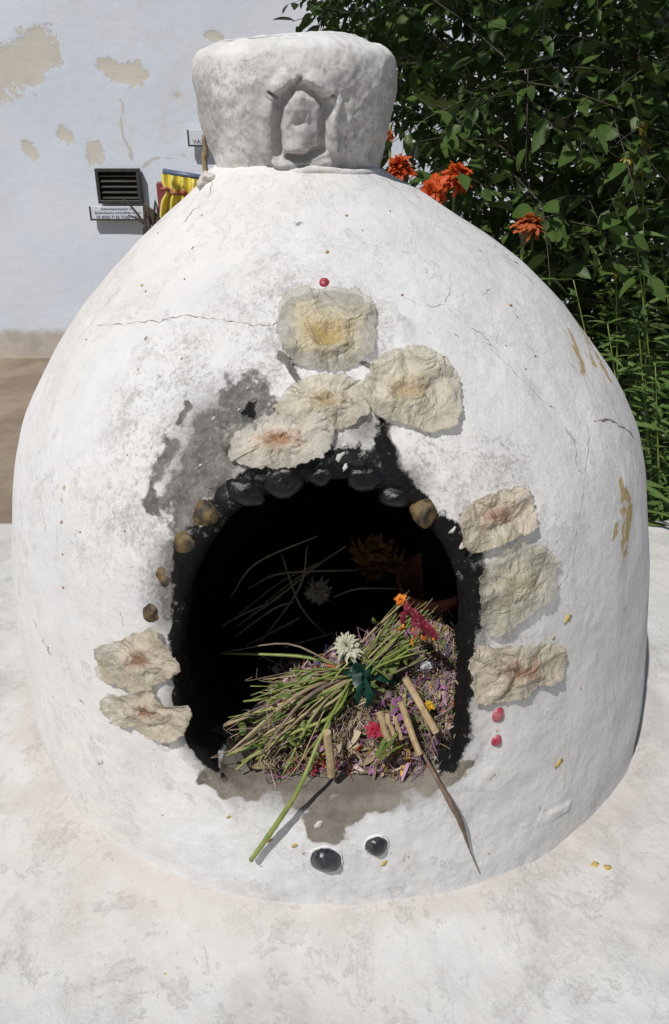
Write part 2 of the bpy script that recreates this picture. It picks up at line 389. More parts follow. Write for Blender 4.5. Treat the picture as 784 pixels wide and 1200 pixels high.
# ------------------------------------------------------------------ the burner
B0 = (0, AX, 0)
burner = thing('incense_burner', B0, 'large whitewashed plaster dome burner with sooty arched mouth and flared neck', 'burner')
pxm = lambda P: np.linalg.norm(np.asarray(P) - np.array([0, 0, CAM_H]), axis=-1) / FPX     # metres per pixel
mouth = [(243, 905), (222, 880), (209, 845), (203, 800), (204, 752), (211, 705), (226, 662), (249, 625), (282, 592), (326, 570), (380, 559), (430, 564), (471, 584),
         (504, 614), (531, 656), (548, 704), (556, 760), (556, 820), (547, 872), (528, 907)]
_, th_, z_ = hit([q[0] for q in mouth], [q[1] for q in mouth])
_, thb, zb = hit([275, 315, 355, 400, 445, 490], [927, 937, 942, 944, 941, 931]); ZF = float(np.mean(zb[1:5]))
pl = np.vstack([np.c_[th_ * .5, z_], np.c_[thb * .5, np.full(6, ZF)][::-1]])
pl[0, 1] = max(pl[0, 1], ZF + .014); pl[19, 1] = max(pl[19, 1], ZF + .012); pl[20, 1] = ZF + .003; pl[25, 1] = ZF + .003
def closed_smooth(Q, n):
    Q = np.asarray(Q); m = len(Q); ext = np.vstack([Q[-3:], Q, Q[:3]]); C = catmull(ext, 24); C = C[3*24 - 0: 3*24 + m*24]
    return C
oc_ = closed_smooth(pl, 24); ctr = np.array([oc_[:, 0].mean(), .33])
ang = np.arctan2(oc_[:, 1] - ctr[1], oc_[:, 0] - ctr[0]); od = np.argsort(ang); oc_ = oc_[od]; ang = ang[od]
NA = 1200; A = np.linspace(-math.pi, math.pi, NA, endpoint=False)
rad = np.interp(A, ang, np.hypot(oc_[:, 0] - ctr[0], oc_[:, 1] - ctr[1]), period=2 * math.pi)
rad = rad + .006 * fbm(np.c_[np.cos(A), np.sin(A), 0 * A] * rad[:, None], .05, 3, 31)
out = np.c_[ctr[0] + rad * np.cos(A), ctr[1] + rad * np.sin(A)]
W_, ZT, ZB = math.pi / 2, .872, -.025
lim = np.minimum(np.where(np.cos(A) > 0, (W_ - ctr[0]), (W_ + ctr[0])) / np.maximum(np.abs(np.cos(A)), 1e-9),
                 np.where(np.sin(A) > 0, ZT - ctr[1], ctr[1] - ZB) / np.maximum(np.abs(np.sin(A)), 1e-9))
bnd = np.c_[ctr[0] + lim * np.cos(A), ctr[1] + lim * np.sin(A)]
for cx_, cz_ in ((W_, ZT), (-W_, ZT), (W_, ZB), (-W_, ZB)):
    bnd[np.argmin(np.hypot(bnd[:, 0] - cx_, bnd[:, 1] - cz_))] = (cx_, cz_)
NK = 250; s = np.linspace(0, 1, NK) ** 1.35; s = .02 * np.linspace(0, 1, NK) + .98 * s
Q = out[None] + s[:, None, None] * (bnd - out)[None]
TH, ZZ = Q[..., 0] * 2, Q[..., 1]
P = dome_pt(TH, ZZ); NR = dome_nrm(TH, ZZ)
OUT3 = dome_pt(out[:, 0] * 2, out[:, 1])
flat = P.reshape(-1, 3); dist = np.full(len(flat), 9.)
near = np.where(np.linalg.norm(flat - OUT3.mean(0), axis=1) < .42)[0]
for i in range(0, len(near), 20000):
    q = near[i:i+20000]; dist[q] = np.linalg.norm(flat[q][:, None] - OUT3[None, ::3], axis=2).min(1)
dist = dist.reshape(NK, NA); dist[0] = 0
lowz = 1 - sstep(.03, .22, ZZ)
disp = .010 * fbm(P, .30, 2, 41) + .0045 * fbm(P, .10, 2, 42) + (.0009 + .003 * np.exp(-dist / .06) + .0010 * lowz) * fbm(P * [1, 1, .6], .030, 3, 43)
disp += .016 * np.exp(-np.clip(ZZ + .002, 0, 1) / .022) * (1 + .8 * fbm(P, .12, 2, 44))            # plaster fillet at the foot
def hs(*pts):
    H_, _, _ = hit([q[0] for q in pts], [q[1] for q in pts]); return [(H_[i], pts[i][2] * pxm(H_[i])) for i in range(len(pts))]
flat = P.reshape(-1, 3)
lump = strokes3(flat, [hs((455, 372, 8), (475, 385, 9), (472, 410, 10)), hs((575, 905, 9)), hs((190, 873, 9)), hs((640, 960, 9), (665, 945, 7))]).reshape(NK, NA)
disp += .0022 * sstep(.3, .8, lump) * (1 + 2 * fbm(P, .02, 2, 47))
RR = .016
tt = np.clip(dist / RR, 0, 1); rnd = RR * (1 - np.sqrt(np.clip(1 - (1 - tt) ** 2, 0, 1)))
PV = P + NR * (disp - rnd)[..., None]
# tunnel into the chamber
NT = 70; dep = .47 * np.linspace(0, 1, NT) ** 1.3
mc = np.array([OUT3[:, 0].mean(), 0, ZF]); T0 = PV[0]
rings = []
for j in range(1, NT):
    t = dep[j]; g = sstep(.02, .2, t) * .10 - sstep(.25, .47, t) * .75
    q = T0.copy(); q[:, 0] = mc[0] + (T0[:, 0] - mc[0]) * (1 + g); upz = np.clip(T0[:, 2] - ZF, 0, 1)
    q[:, 2] = np.minimum(T0[:, 2], ZF) * 1 + upz * (1 + g * .8)
    yb = OUT3[:, 1].min(); fl_ = sstep(0, .25, t); q[:, 1] = (T0[:, 1] + t) * (1 - fl_) + fl_ * (yb + .03 + t)
    q += (np.stack([fbm(q, .05, 3, 51), fbm(q, .06, 2, 52), .5 * fbm(q, .05, 2, 53)], -1)) * (.010 * sstep(0, .03, t))
    rings.append(q)
ALL = np.concatenate([PV[::-1].reshape(-1, 3), np.concatenate(rings)]); nr = NK + NT - 1
last = ALL[-NA:].mean(0); ALL = np.vstack([ALL, last])
Fd = gridF(nr, NA, True); Fc = np.array([[(nr-1)*NA+k, (nr-1)*NA+(k+1) % NA, len(ALL)-1, len(ALL)-1] for k in range(NA)])
rev = lambda a: a[::-1].reshape(-1)
base0 = P[::-1].reshape(-1, 3); dd_ = rev(dist)
base_true = base0
base0 = base0 + np.stack([.022 * fbm(base0, .05, 3, s_) + .010 * fbm(base0, .015, 2, s_ + 5) for s_ in (301, 302, 303)], -1)
# stains that have their own shapes
tar = np.clip(1 - .5 * dd_ / (.005 + .012 * sstep(.36, .46, base0[:, 2])), 0, 1)
tar *= np.clip(sstep(ZF + .004, ZF + .03, base0[:, 2]), 0, 1)
right = sstep(.10, .2, base0[:, 0]); tar *= (1 - .25 * right * (1 - sstep(.45, .5, base0[:, 2])))
tar = np.maximum(tar, strokes3(base0, [hs((255, 590, 12), (290, 558, 22), (340, 555, 22), (400, 548, 24), (440, 562, 22), (475, 590, 12)),
     hs((410, 530, 13), (412, 560, 14)), hs((438, 500, 8), (450, 530, 9), (468, 565, 12)), hs((280, 470, 7), (288, 490, 8)), hs((205, 690, 10), (222, 650, 14)), hs((200, 720, 6))]) * .92)
flake = strokes3(base0, [hs((265, 455, 15), (290, 470, 24)), hs((245, 505, 26), (235, 550, 34), (215, 590, 30)), hs((275, 520, 32), (270, 560, 30)), hs((182, 560, 14), (176, 600, 10)), hs((200, 520, 12), (190, 545, 10)), hs((225, 470, 10), (215, 490, 9)), hs((316, 480, 10), (330, 500, 12)),
     hs((435, 495, 7), (470, 560, 10)), hs((345, 425, 6), (348, 450, 5)), hs((550, 640, 9), (562, 700, 7)), hs((205, 650, 12), (185, 720, 9)), hs((380, 350, 5), (384, 335, 3)), hs((545, 860, 8), (552, 800, 6), (555, 740, 6)), hs((232, 912, 9)), hs((395, 420, 5), (440, 430, 4))])
smudge_shade = np.clip(1.75 * strokes3(base0, [hs((300, 400, 60)), hs((200, 480, 80)), hs((170, 580, 70)), hs((240, 440, 60)), hs((480, 540, 60)), hs((560, 560, 50), (600, 540, 30)), hs((390, 380, 60)), hs((190, 680, 40)), hs((330, 345, 40))]), 0, 1)
smudge_shade = smudge_shade ** 2
ash = strokes3(base0, [hs((236, 914, 11), (300, 934, 14), (400, 943, 14), (500, 928, 14), (543, 897, 10)), hs((388, 950, 22), (388, 966, 20)), hs((600, 1040, .5))])
ochre = strokes3(base0, [hs((668, 385, 6), (684, 428, 7)), hs((674, 365, 6), (692, 398, 7)), hs((704, 416, 5), (716, 442, 6)), hs((690, 400, 5), (700, 425, 4)), hs((713, 522, 3), (716, 532, 3)), hs((730, 565, 9), (737, 600, 12), (732, 650, 9)), hs((738, 716, 4)), hs((725, 600, 5), (724, 620, 5)), hs((300, 930, 10), (250, 915, 9)), hs((540, 905, 8)), hs((172, 330, 2.2)), hs((205, 325, 2)), hs((75, 575, 3), (70, 590, 3)), hs((108, 632, 3))])
n2_ = len(ALL) - len(base0); ones = np.ones(n2_); tz = ALL[len(base0):, 2]
flr = (1 - sstep(ZF + .006, ZF + .03, tz)) * (1 - .95 * sstep(.72, .80, ALL[len(base0):, 1] + .03 * fbm(ALL[len(base0):], .06, 2, 58)))
f = lambda a, b: np.r_[a, b]
gl = strokes3(base0, [hs((290, 565, 22), (340, 560, 22), (400, 560, 20), (440, 565, 14))])
dirt = np.exp(-np.clip(base_true[:, 2] - .0, 0, 1) / .022) * 1.0 + .25 * strokes3(base0, [hs((60, 470, 40), (40, 600, 40)), hs((380, 260, 60)), hs((600, 480, 40)), hs((480, 1000, 40), (300, 1020, 30))])
soot = np.maximum(strokes3(base_true, [hs((250, 500, 55), (235, 560, 60)), hs((300, 560, 45), (400, 545, 40), (470, 575, 38)), hs((200, 660, 34), (195, 720, 28)), hs((425, 500, 28)), hs((555, 650, 16), (562, 780, 12))]) ** 1.6, .7 * np.clip(1 - dd_ / .03, 0, 1))
attrs = {'soot': f(soot, 0 * ones), 'dirt': f(dirt, 0 * ones), 'tar': f(tar, ones * (1 - flr)), 'flake': f(flake, 0 * ones), 'smudge_shade': f(smudge_shade, 0 * ones), 'ash': f(ash, flr), 'ochre': f(ochre, 0 * ones),
         'gloss': f(np.clip(gl * 1.6, 0, 1), .15 * ones), 'chip': f(np.clip(.35 + 0 * tar, 0, 1), .5 * (1 - sstep(AX - .48, AX - .40, ALL[len(base0):, 1])))}
faces = [None]
body = obj('body', ALL, np.vstack([Fd, Fc])[:, ::-1] if False else Fd[:, ::-1], M['dome'], burner, attrs=attrs)
# the closed end of the chamber
be = obj('chamber_back', np.vstack([rings[-1], last[None] + np.array([0, .03, 0])]), [[k, (k+1) % NA, NA] for k in range(NA)], M['dome'], burner,
         attrs={'soot': np.zeros(NA + 1), 'dirt': np.zeros(NA + 1), 'tar': np.ones(NA + 1), 'flake': np.zeros(NA + 1), 'smudge_shade': np.zeros(NA + 1), 'ash': np.zeros(NA + 1), 'ochre': np.zeros(NA + 1), 'gloss': np.zeros(NA + 1), 'chip': np.zeros(NA + 1)})

# neck block with the relief panel
NU, NV = 190, 520
prof = [(z, float(rad_cap(z))) for z in np.linspace(.836, 1.001, 150)]
prof += [(1.001 + .008 * math.sin(a), .100 * math.cos(a) ** .9) for a in np.linspace(.04, math.pi / 2 - .01, 40)]
pz = np.array([q[0] for q in prof]); pr = np.array([q[1] for q in prof]); tv = np.linspace(-math.pi, math.pi, NV, endpoint=False)
P = np.stack([CAPX + pr[:, None] * np.sin(tv), AX - pr[:, None] * np.cos(tv), pz[:, None] + 0 * tv[None]], -1)
drp = np.gradient(pr) ; dzp = np.gradient(pz); nn = np.stack([dzp[:, None] * np.sin(tv), -dzp[:, None] * np.cos(tv), -drp[:, None] + 0 * tv[None]], -1)
nn /= np.linalg.norm(nn, axis=-1, keepdims=True)
def hc(*pts):
    H_, _, _ = hit([q[0] for q in pts], [q[1] for q in pts], rad_cap, cx_cap, .835, 1.001); return [(H_[i], pts[i][2] * pxm(H_[i])) for i in range(len(pts))]
fl2t = P.reshape(-1, 3); fl2 = fl2t + np.stack([.005 * fbm(fl2t, .022, 3, s_) for s_ in (311, 312, 313)], -1)
gro = strokes3(fl2, [hc((328, 180, 4.5), (326, 150, 5), (327, 125, 5.5), (333, 112, 5.5), (345, 103, 5.5), (357, 103, 5.5), (371, 110, 5.5), (380, 122, 5.5), (380, 150, 5), (379, 176, 4.5), (358, 184, 4), (340, 183, 4)),
                     hc((328, 118, 2.5), (314, 108, 1.5)), hc((349, 98, 3), (352, 91, 2)), hc((380, 116, 2.5), (390, 109, 1.5))])
fig = strokes3(fl2, [hc((352, 125, 12), (352, 155, 15), (350, 172, 13)), hc((352, 112, 9))])
rid = strokes3(fl2, [hc((314, 178, 6), (310, 150, 8), (312, 126, 8)), hc((392, 175, 5), (391, 140, 5), (394, 120, 6)), hc((333, 95, 8), (318, 108, 7)), hc((368, 97, 8), (386, 106, 7)), hc((325, 192, 4), (385, 192, 4))])
d = .006 * fbm(fl2t, .10, 3, 61) + .0045 * fbm(fl2t, .045, 4, 62, .5) + .0015 * fbm(fl2t, .011, 2, 63) - .004 * np.abs(fbm(fl2t, .04, 3, 67))
d += -.0115 * sstep(.22, .9, gro) + .003 * sstep(.3, .8, fig) + .005 * sstep(.2, .9, rid)
d += (.011 * fbm(fl2, .016, 2, 66)) * sstep(.4, .7, fig)
d[-NV*3:] = d[-NV*3:].mean()
PN = (P + nn * d.reshape(len(pz), NV, 1)).reshape(-1, 3)
zero = np.zeros(len(PN) + 1)
neck_shade = np.r_[(.9 + .9 * sstep(-.25, .25, fbm(fl2, .06, 3, 64))) * sstep(.985, .955, fl2[:, 2] + .02 * fbm(fl2, .05, 2, 65)), 0]  # neck's shaded look painted in grey, fading out at the top rim
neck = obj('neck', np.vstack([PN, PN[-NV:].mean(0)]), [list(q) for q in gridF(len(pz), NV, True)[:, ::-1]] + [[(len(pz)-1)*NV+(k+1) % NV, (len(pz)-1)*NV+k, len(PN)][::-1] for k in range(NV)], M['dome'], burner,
           attrs={'soot': zero, 'dirt': .35 * (zero + 1), 'tar': zero, 'flake': zero, 'smudge_shade': neck_shade, 'ash': zero, 'ochre': zero, 'gloss': zero, 'chip': zero})
# rolled plaster collar round the neck
cp = []
for a in np.linspace(-math.pi, math.pi, 120, endpoint=False):
    r = .117 + .003 * math.sin(3 * a); cp.append((CAPX + r * math.sin(a), AX - r * math.cos(a), .846 + .004 * math.sin(2 * a + 1) + .002 * math.sin(7 * a)))
cp.append(cp[0]); cv, cf_ = tube(cp, .0062, 10, False)
cv = cv + .003 * np.stack([fbm(cv, .02, 2, s_) for s_ in (71, 72, 73)], -1)
zz = np.zeros(len(cv)); obj('collar', cv, cf_, M['dome'], burner, attrs={k: zz for k in attrs})

# ---- knobs of stone set round the mouth
M['stone_dark'] = simple('sooty_stone', (.003, .003, .003), .24, (.009, .008, .007), 60, .002, 150)
M['stone_ochre'] = simple('ochre_stained_stone', (.016, .013, .009), .6, (.17, .11, .04), 75, .004, 110)
M['stone_grey'] = simple('grey_stone', (.35, .32, .28), .8, (.55, .50, .44), 60, .003, 150)
M['stone_pale'] = simple('pale_plaster_crumb', (.40, .37, .33), .9, (.62, .60, .56), 120, .002, 300)
M['glass_black'] = simple('glossy_black_stone', (.012, .013, .016), .22, (.05, .052, .056), 90, .001, 200)
M['bead_red'] = simple('dull_red_stone', (.30, .02, .04), .4, (.42, .12, .14), 90)
def surf_disp(P_):
    return .010 * fbm(P_, .30, 2, 41) + .0045 * fbm(P_, .10, 2, 42) + (.0009 + .0010 * (1 - sstep(.03, .22, P_[:, 2]))) * fbm(P_ * [1, 1, .6], .030, 3, 43)
def surf_pts(pts, off=0.):
    P_, t_, z1 = hit([q[0] for q in pts], [q[1] for q in pts]); return P_ + dome_nrm(t_, z1) * (surf_disp(P_) + off)[:, None]
def knob(px, py, r, m, sink=.35, seed=0, sq=(1, 1, .9), name='stone', lp=.42):
    H_, t_, z1 = hit([px], [py]); n = dome_nrm(t_, z1)[0]; k = r * pxm(H_[0]); H_ = surf_pts([(px, py)])
    v, f_ = blob(H_[0] - n * k * sink, k, n, lp, seed, 14, 20, sq); return obj(name, v, f_, m, burner)
for i, (x, y, r, m, sk) in enumerate([(240, 603, 17, 'stone_ochre', .45), (214, 636, 15, 'stone_ochre', .45), (190, 678, 16, 'stone_ochre', .6), (177, 719, 12, 'stone_ochre', .5), (287, 571, 19, 'stone_dark', .5), (330, 560, 20, 'stone_dark', .55),
        (376, 554, 15, 'stone_dark', .7), (431, 556, 17, 'stone_dark', .55), (467, 580, 15, 'stone_dark', .65), (499, 599, 16, 'stone_ochre', .35), (530, 625, 11, 'stone_dark', .7), (556, 652, 8, 'stone_dark', .3), (190, 873, 12, 'stone_grey', .6), (575, 908, 8, 'stone_grey', .7)]):
    knob(x, y, r, M[m], sk + (.12 if m == 'stone_dark' else 0), i, (1.0 + .5 * ((i * 37) % 10) / 10, 1.0, .8) if m == 'stone_dark' else (1, 1.08, .85))
for i, (x, y, r) in enumerate([(382, 1006, 16.5), (441, 990, 12.5)]):
    o = knob(x, y, r, M['glass_black'], .12, 30 + i, (1, 1, .9), lp=.2); o['label'] = ('larger' if i == 0 else 'smaller') + ' glossy black stone set in white plaster below the mouth'
    H_, t_, z1 = hit([x], [y]); n = dome_nrm(t_, z1)[0]; k = r * pxm(H_[0])
    H_ = surf_pts([(x, y)]); u = Vector(n).orthogonal().normalized(); q = Vector(n).cross(u); u, q = np.array(u), np.array(q)
    v, f_ = tube([H_[0] - n * .0006 + k * 1.06 * (math.cos(a) * u + math.sin(a) * q) for a in np.linspace(0, 2*math.pi, 25)], .0018, 7, False, .4)
    zz = np.zeros(len(v)); obj('plaster_bed', v, f_, M['dome'], o, attrs={k2: zz for k2 in attrs})
for i, (x, y, r) in enumerate([(582, 836, 8), (581, 867, 6.5), (380, 333, 6)]):
    knob(x, y, r, M['bead_red'], .2, 50 + i, (1, 1.2, .8), 'red_stone', .2)
# ---- cracks and paint flecks
M['crack'] = simple('crack_dirt', (.20, .16, .13), .95, (.42, .37, .32), 90)
M['fleck'] = simple('ochre_paint_fleck', (.42, .30, .08), .8, (.50, .38, .14), 200)
M['fleck_brown'] = simple('brown_fleck', (.34, .22, .12), .9, (.45, .33, .2), 200)
def crack(pts, w=.7):
    C = catmull(np.array(pts, float), 7); C[1:-1] += rng.normal(0, .9, (len(C) - 2, 2)); S = surf_pts(C, 0.)
    k = pxm(S).mean(); rr = np.abs(rng.normal(w * .75, .4 * w, len(S))) * k; rr[0] = rr[-1] = .1 * k
    v, f_ = tube(S, rr, 5); obj('crack', v, f_, M['crack'], burner)
crack([(112, 382), (150, 378), (190, 374), (215, 369), (250, 374), (285, 380), (318, 383)], .75)
crack([(318, 383), (330, 376), (345, 379)], .6)
crack([(527, 318), (528, 340), (520, 358)], .5); crack([(498, 322), (503, 314)], .5); crack([(565, 345), (575, 338)], .5)
crack([(550, 383), (570, 395), (587, 412)], .55); crack([(570, 400), (600, 430), (640, 468), (655, 478)], .5)
crack([(698, 493), (715, 490), (735, 500), (748, 512)], 1.1); crack([(665, 500), (676, 520), (677, 545), (684, 555)], .6)
crack([(692, 495), (690, 540), (684, 580), (676, 620), (672, 660), (655, 690), (625, 700)], .5)
crack([(470, 350), (500, 360), (520, 358)], .45); crack([(470, 33+340), (475, 400), (473, 415)], .8)
crack([(36, 725), (45, 745), (58, 770)], .7); crack([(140, 715), (145, 735)], .6); crack([(48, 600), (50, 625)], .5)
crack([(290, 1040), (340, 1045), (400, 1055), (450, 1050)], .5); crack([(250, 212), (246, 232)], .7); crack([(448, 208), (470, 222)], .5)
crack([(235, 240), (215, 262)], .6)
def fleck(px, py, r, m='fleck', nm='paint_fleck'):
    S = surf_pts([(px, py)], .0012)[0]; _, t_, z1 = hit([px], [py]); n = dome_nrm(t_, z1)[0]; k = r * pxm(S)
    u = np.array(Vector(n).orthogonal().normalized()); q = np.cross(n, u); m_ = 11; a0 = random.random() * 6
    ring = [S + k * (.55 + .8 * random.random()) * (math.cos(a) * u * 1.2 + math.sin(a) * q * .7) for a in np.linspace(a0, a0 + 2*math.pi, m_, endpoint=False)]
    V_ = np.array([S + n * .0006] + ring + [p_ - n * .003 for p_ in ring])
    F_ = [[0, 1+i, 1+(i+1) % m_] for i in range(m_)] + [[1+i, 1+m_+i, 1+m_+(i+1) % m_, 1+(i+1) % m_] for i in range(m_)]
    obj(nm, V_, F_, M[m], burner)
for x, y, r in [(655, 895, 6), (667, 725, 5), (240, 1045, 4.5), (312, 1036, 4.5), (316, 985, 3), (345, 990, 3), (450, 1012, 4), (525, 1031, 5), (335, 1046, 3.5), (360, 1056, 4), (268, 957, 3.5), (397, 203, 4)]: fleck(x, y, r)
for k in range(85):
    x, y = random.uniform(60, 720), random.uniform(240, 1050)
    if (x - 385) ** 2 / 230 ** 2 + (y - 680) ** 2 / 320 ** 2 < 1 or abs(x - 390) > 340 * math.sin(math.acos(max(-1, min(1, (y - 640) / 460)))): continue
    fleck(x, y, random.choice([.8, 1, 1.2, 1.6, 2.2]), 'fleck_brown')
for x, y, r in [(530, 622, 4), (542, 640, 5), (404, 522, 5), (398, 536, 6), (404, 548, 4), (265, 520, 2), (250, 490, 2.5), (280, 480, 2), (235, 545, 2), (290, 455, 2), (374, 966, 5)]:
    fleck(x, y, r, 'stone_pale', 'plaster_crumb')

# ------------------------------------------------------------------ dried wafers stuck to the dome
def wafer_mat(name, edge, mid, core, alpha=.10):
    m, nt, p = mat(name); co = obj_co(nt); r = attr(nt, 'rad')
    n1 = noise(nt, 55, 7, .7, co, .8); n2 = noise(nt, 190, 5, .7, co)
    rr = math_(nt, 'MULTIPLY_ADD', math_(nt, 'SUBTRACT', noise(nt, 26, 5, .65, co, .6), .5), 1.3, r)
    c = mix(nt, ramp(nt, rr, .02, .62), core, mid); c = mix(nt, math_(nt, 'MULTIPLY', ramp(nt, math_(nt, 'ABSOLUTE', math_(nt, 'SUBTRACT', rr, .30)), .0, .04, 1., 0.), .3), c, tuple(.6 * q for q in core)); c = mix(nt, ramp(nt, rr, .5, .85), c, edge)
    c = mix(nt, ramp(nt, math_(nt, 'MULTIPLY_ADD', n2, .4, n1), .72, .95), c, (.78, .74, .66))
    c = mix(nt, math_(nt, 'MULTIPLY', ramp(nt, noise(nt, 13, 4, .6, co, .5), .50, .62), .65), c, tuple(.62 * q for q in edge[:2]) + (.52 * edge[2],))
    c = mix(nt, math_(nt, 'MULTIPLY', ramp(nt, noise(nt, 17, 4, .6, co, .9), .55, .66), .7), c, (.80, .77, .70))
    c = mix(nt, math_(nt, 'MULTIPLY', ramp(nt, noise(nt, 24, 5, .65, co), .54, .72), .5), c, (.34, .30, .22))
    put(nt, p.inputs['Base Color'], c); p.inputs['Roughness'].default_value = .38
    p.inputs['Specular IOR Level'].default_value = .45
    rd = math_(nt, 'ABSOLUTE', math_(nt, 'SUBTRACT', noise(nt, 30, 3, .5, co, 1.2), .5)); rd2 = math_(nt, 'ABSOLUTE', math_(nt, 'SUBTRACT', noise(nt, 62, 3, .5, co, .8), .5))
    nb = bump(nt, math_(nt, 'MULTIPLY_ADD', rd, 2.2, math_(nt, 'MULTIPLY_ADD', rd2, 1., math_(nt, 'MULTIPLY', n2, .2))), .9, .006)
    put(nt, p.inputs['Normal'], nb)
    tl = nd(nt, 'BsdfTranslucent', {0: c}); tp = nd(nt, 'BsdfTransparent')
    a = nd(nt, 'MixShader', {0: .25, 1: p.outputs[0], 2: tl.outputs[0]})
    b = nd(nt, 'MixShader', {0: math_(nt, 'MULTIPLY', ramp(nt, math_(nt, 'MULTIPLY_ADD', n1, .5, rr), .45, 1.25), math_(nt, 'ADD', alpha, .32)), 1: a.outputs[0], 2: tp.outputs[0]})
    nt.links.new(b.outputs[0], nt.nodes['Material Output'].inputs[0]); return m
WM = [wafer_mat('wafer_yellow', (.56, .53, .44), (.76, .70, .52), (.52, .37, .14), .3),
      wafer_mat('wafer_cream', (.72, .67, .54), (.78, .73, .60), (.50, .39, .22), .15),
      wafer_mat('wafer_rust', (.74, .70, .61), (.79, .73, .62), (.48, .26, .14), .1),
      wafer_mat('wafer_brown', (.74, .66, .52), (.74, .66, .53), (.36, .21, .13), .12),
      wafer_mat('wafer_clear', (.62, .60, .48), (.66, .63, .50), (.52, .47, .33), .35),
      wafer_mat('wafer_smoky', (.24, .235, .22), (.30, .29, .26), (.32, .30, .26), .45)]
def wafer(poly, ctr, m, label, lift=.004, curl=.008, cup=.006, seed=0, core=.3, folds=5):
    pq = np.array(poly, float); cs_ = closed_smooth(pq, 24); ln_ = np.vstack([pq[i] + (pq[(i+1) % len(pq)] - pq[i]) * np.linspace(0, 1, 24, endpoint=False)[:, None] for i in range(len(pq))])
    C = .3 * cs_ + .7 * ln_; n = len(C); c = np.array(ctr, float)
    lift *= .3; curl *= .30; cup *= .35
    C = C + 2.2 * np.c_[fbm(np.c_[C, 0*C[:, :1]+seed], 9, 2, seed), fbm(np.c_[C, 0*C[:, :1]+seed], 9, 2, seed + 9)] * 2.2
    C = C + 2.6 * np.c_[fbm(np.c_[C, 0*C[:, :1]+seed], 3.5, 2, seed + 20), fbm(np.c_[C, 0*C[:, :1]+seed], 3.5, 2, seed + 29)]
    K = 30; s_ = np.linspace(0, 1, K); Pm = (c + s_[:, None, None] * (C - c)[None]).reshape(-1, 2); rr = np.repeat(s_, n)
    P_, t_, z1 = hit(Pm[:, 0], Pm[:, 1]); nr_ = dome_nrm(t_, z1); sd_ = surf_disp(P_)
    an = np.tile(np.linspace(0, 2*math.pi, n, endpoint=False), K)
    h = lift + cup * np.exp(-((rr - core) / .14) ** 2) - .4 * cup * np.exp(-(rr / .18) ** 2)
    h = h + curl * rr ** 4 * (.35 + 1.1 * np.clip(fbm(np.c_[np.cos(an), np.sin(an), 0*an] * 1.0 + seed, .8, 2, seed + 3) + .35, 0, 1))
    h = h + .0025 * fbm(P_, .022, 3, seed + 1, .5) + .010 * (np.abs(fbm(P_, .045, 2, seed + 7, .4)) - .12) + .006 * np.abs(fbm(P_ * [1, 1, .5], .03, 1, seed + 11)) + .002 + .003 * rr * np.sin(folds * an + 3 * seed + 5 * fbm(P_, .03, 2, seed + 5))
    if m is not WM[4]: h = h + .003 * np.abs(vnoise(np.c_[P_ / .012], seed + 2)) * (rr < .55)
    h = np.maximum(h, .0012 + .003 * fbm(P_, .012, 2, seed + 8) + .002)
    h = h + sd_
    jit = rng.normal(0, 1, (K * n, 3)) * (.0005 * (rr > .97))[:, None]
    A_ = P_ + nr_ * h[:, None] + jit; Bk = A_ - nr_ * .0011
    F1 = gridF(K, n, True); F_ = np.vstack([F1, F1[:, ::-1] + K * n])
    e = np.array([[(K-1)*n+k, (K-1)*n+(k+1) % n, K*n+(K-1)*n+(k+1) % n, K*n+(K-1)*n+k] for k in range(n)])
    o = obj('dried_wafer', np.vstack([A_, Bk]), np.vstack([F_, e]), m, attrs={'rad': np.r_[rr, rr]}, base=tuple(P_[0]))
    return tag(o, label, 'wafer', 'dried wafers stuck around the mouth')
wafer([(252, 503), (268, 492), (290, 488), (304, 500), (300, 525), (280, 538), (262, 530)], (278, 512), WM[5], 'dark smoky grey wafer scrap beside the rust-centred wafer over the mouth', .004, .006, .002, 6)
wafer([(322, 478), (336, 460), (352, 448), (372, 443), (398, 444), (424, 452), (436, 472), (424, 494), (400, 506), (368, 508), (338, 498)], (382, 474), WM[1], 'crumpled cream wafer between the yellow-centred and the rust-centred wafers', .006, .010, .010, 3)
wafer([(323, 384), (330, 356), (352, 345), (384, 342), (418, 346), (436, 362), (441, 392), (438, 416), (420, 430), (392, 437), (362, 432), (344, 428), (330, 408)], (384, 402), WM[0], 'round wafer with coiled yellow-brown centre just under a small red stone', .006, .012, .016, 1, .36)
wafer([(424, 452), (436, 428), (458, 415), (490, 413), (518, 424), (536, 446), (538, 476), (530, 502), (506, 508), (468, 498), (438, 492), (428, 472)], (470, 462), WM[1], 'broad greenish cream wafer with a brown fold right of the arch top', .007, .016, .008, 2, .3, 4)
wafer([(268, 536), (278, 510), (298, 497), (322, 489), (348, 492), (372, 488), (391, 500), (390, 522), (376, 540), (346, 549), (308, 551), (282, 546)], (328, 518), WM[2], 'whitish wafer with rusty orange centre hanging on the top edge of the mouth', .012, .014, .010, 4)
wafer([(536, 640), (538, 604), (556, 586), (580, 576), (602, 571), (620, 584), (623, 618), (600, 630), (578, 640), (556, 648)], (578, 606), WM[3], 'folded brown wafer, uppermost on the white plaster right of the mouth', .008, .022, -.010, 5, .4, 4)
wafer([(556, 694), (564, 664), (584, 646), (606, 632), (634, 638), (652, 660), (646, 688), (624, 714), (596, 736), (572, 746), (560, 722)], (603, 690), WM[4], 'pale translucent greenish wafer with a ring mark, between two browner wafers', .008, .016, .004, 7, .25, 3)
wafer([(549, 776), (556, 757), (584, 753), (620, 754), (652, 754), (662, 768), (654, 792), (634, 800), (612, 812), (580, 822), (552, 818)], (606, 788), WM[3], 'ragged beige wafer with brown centre just above two red stones', .006, .012, .006, 8, .3, 6)
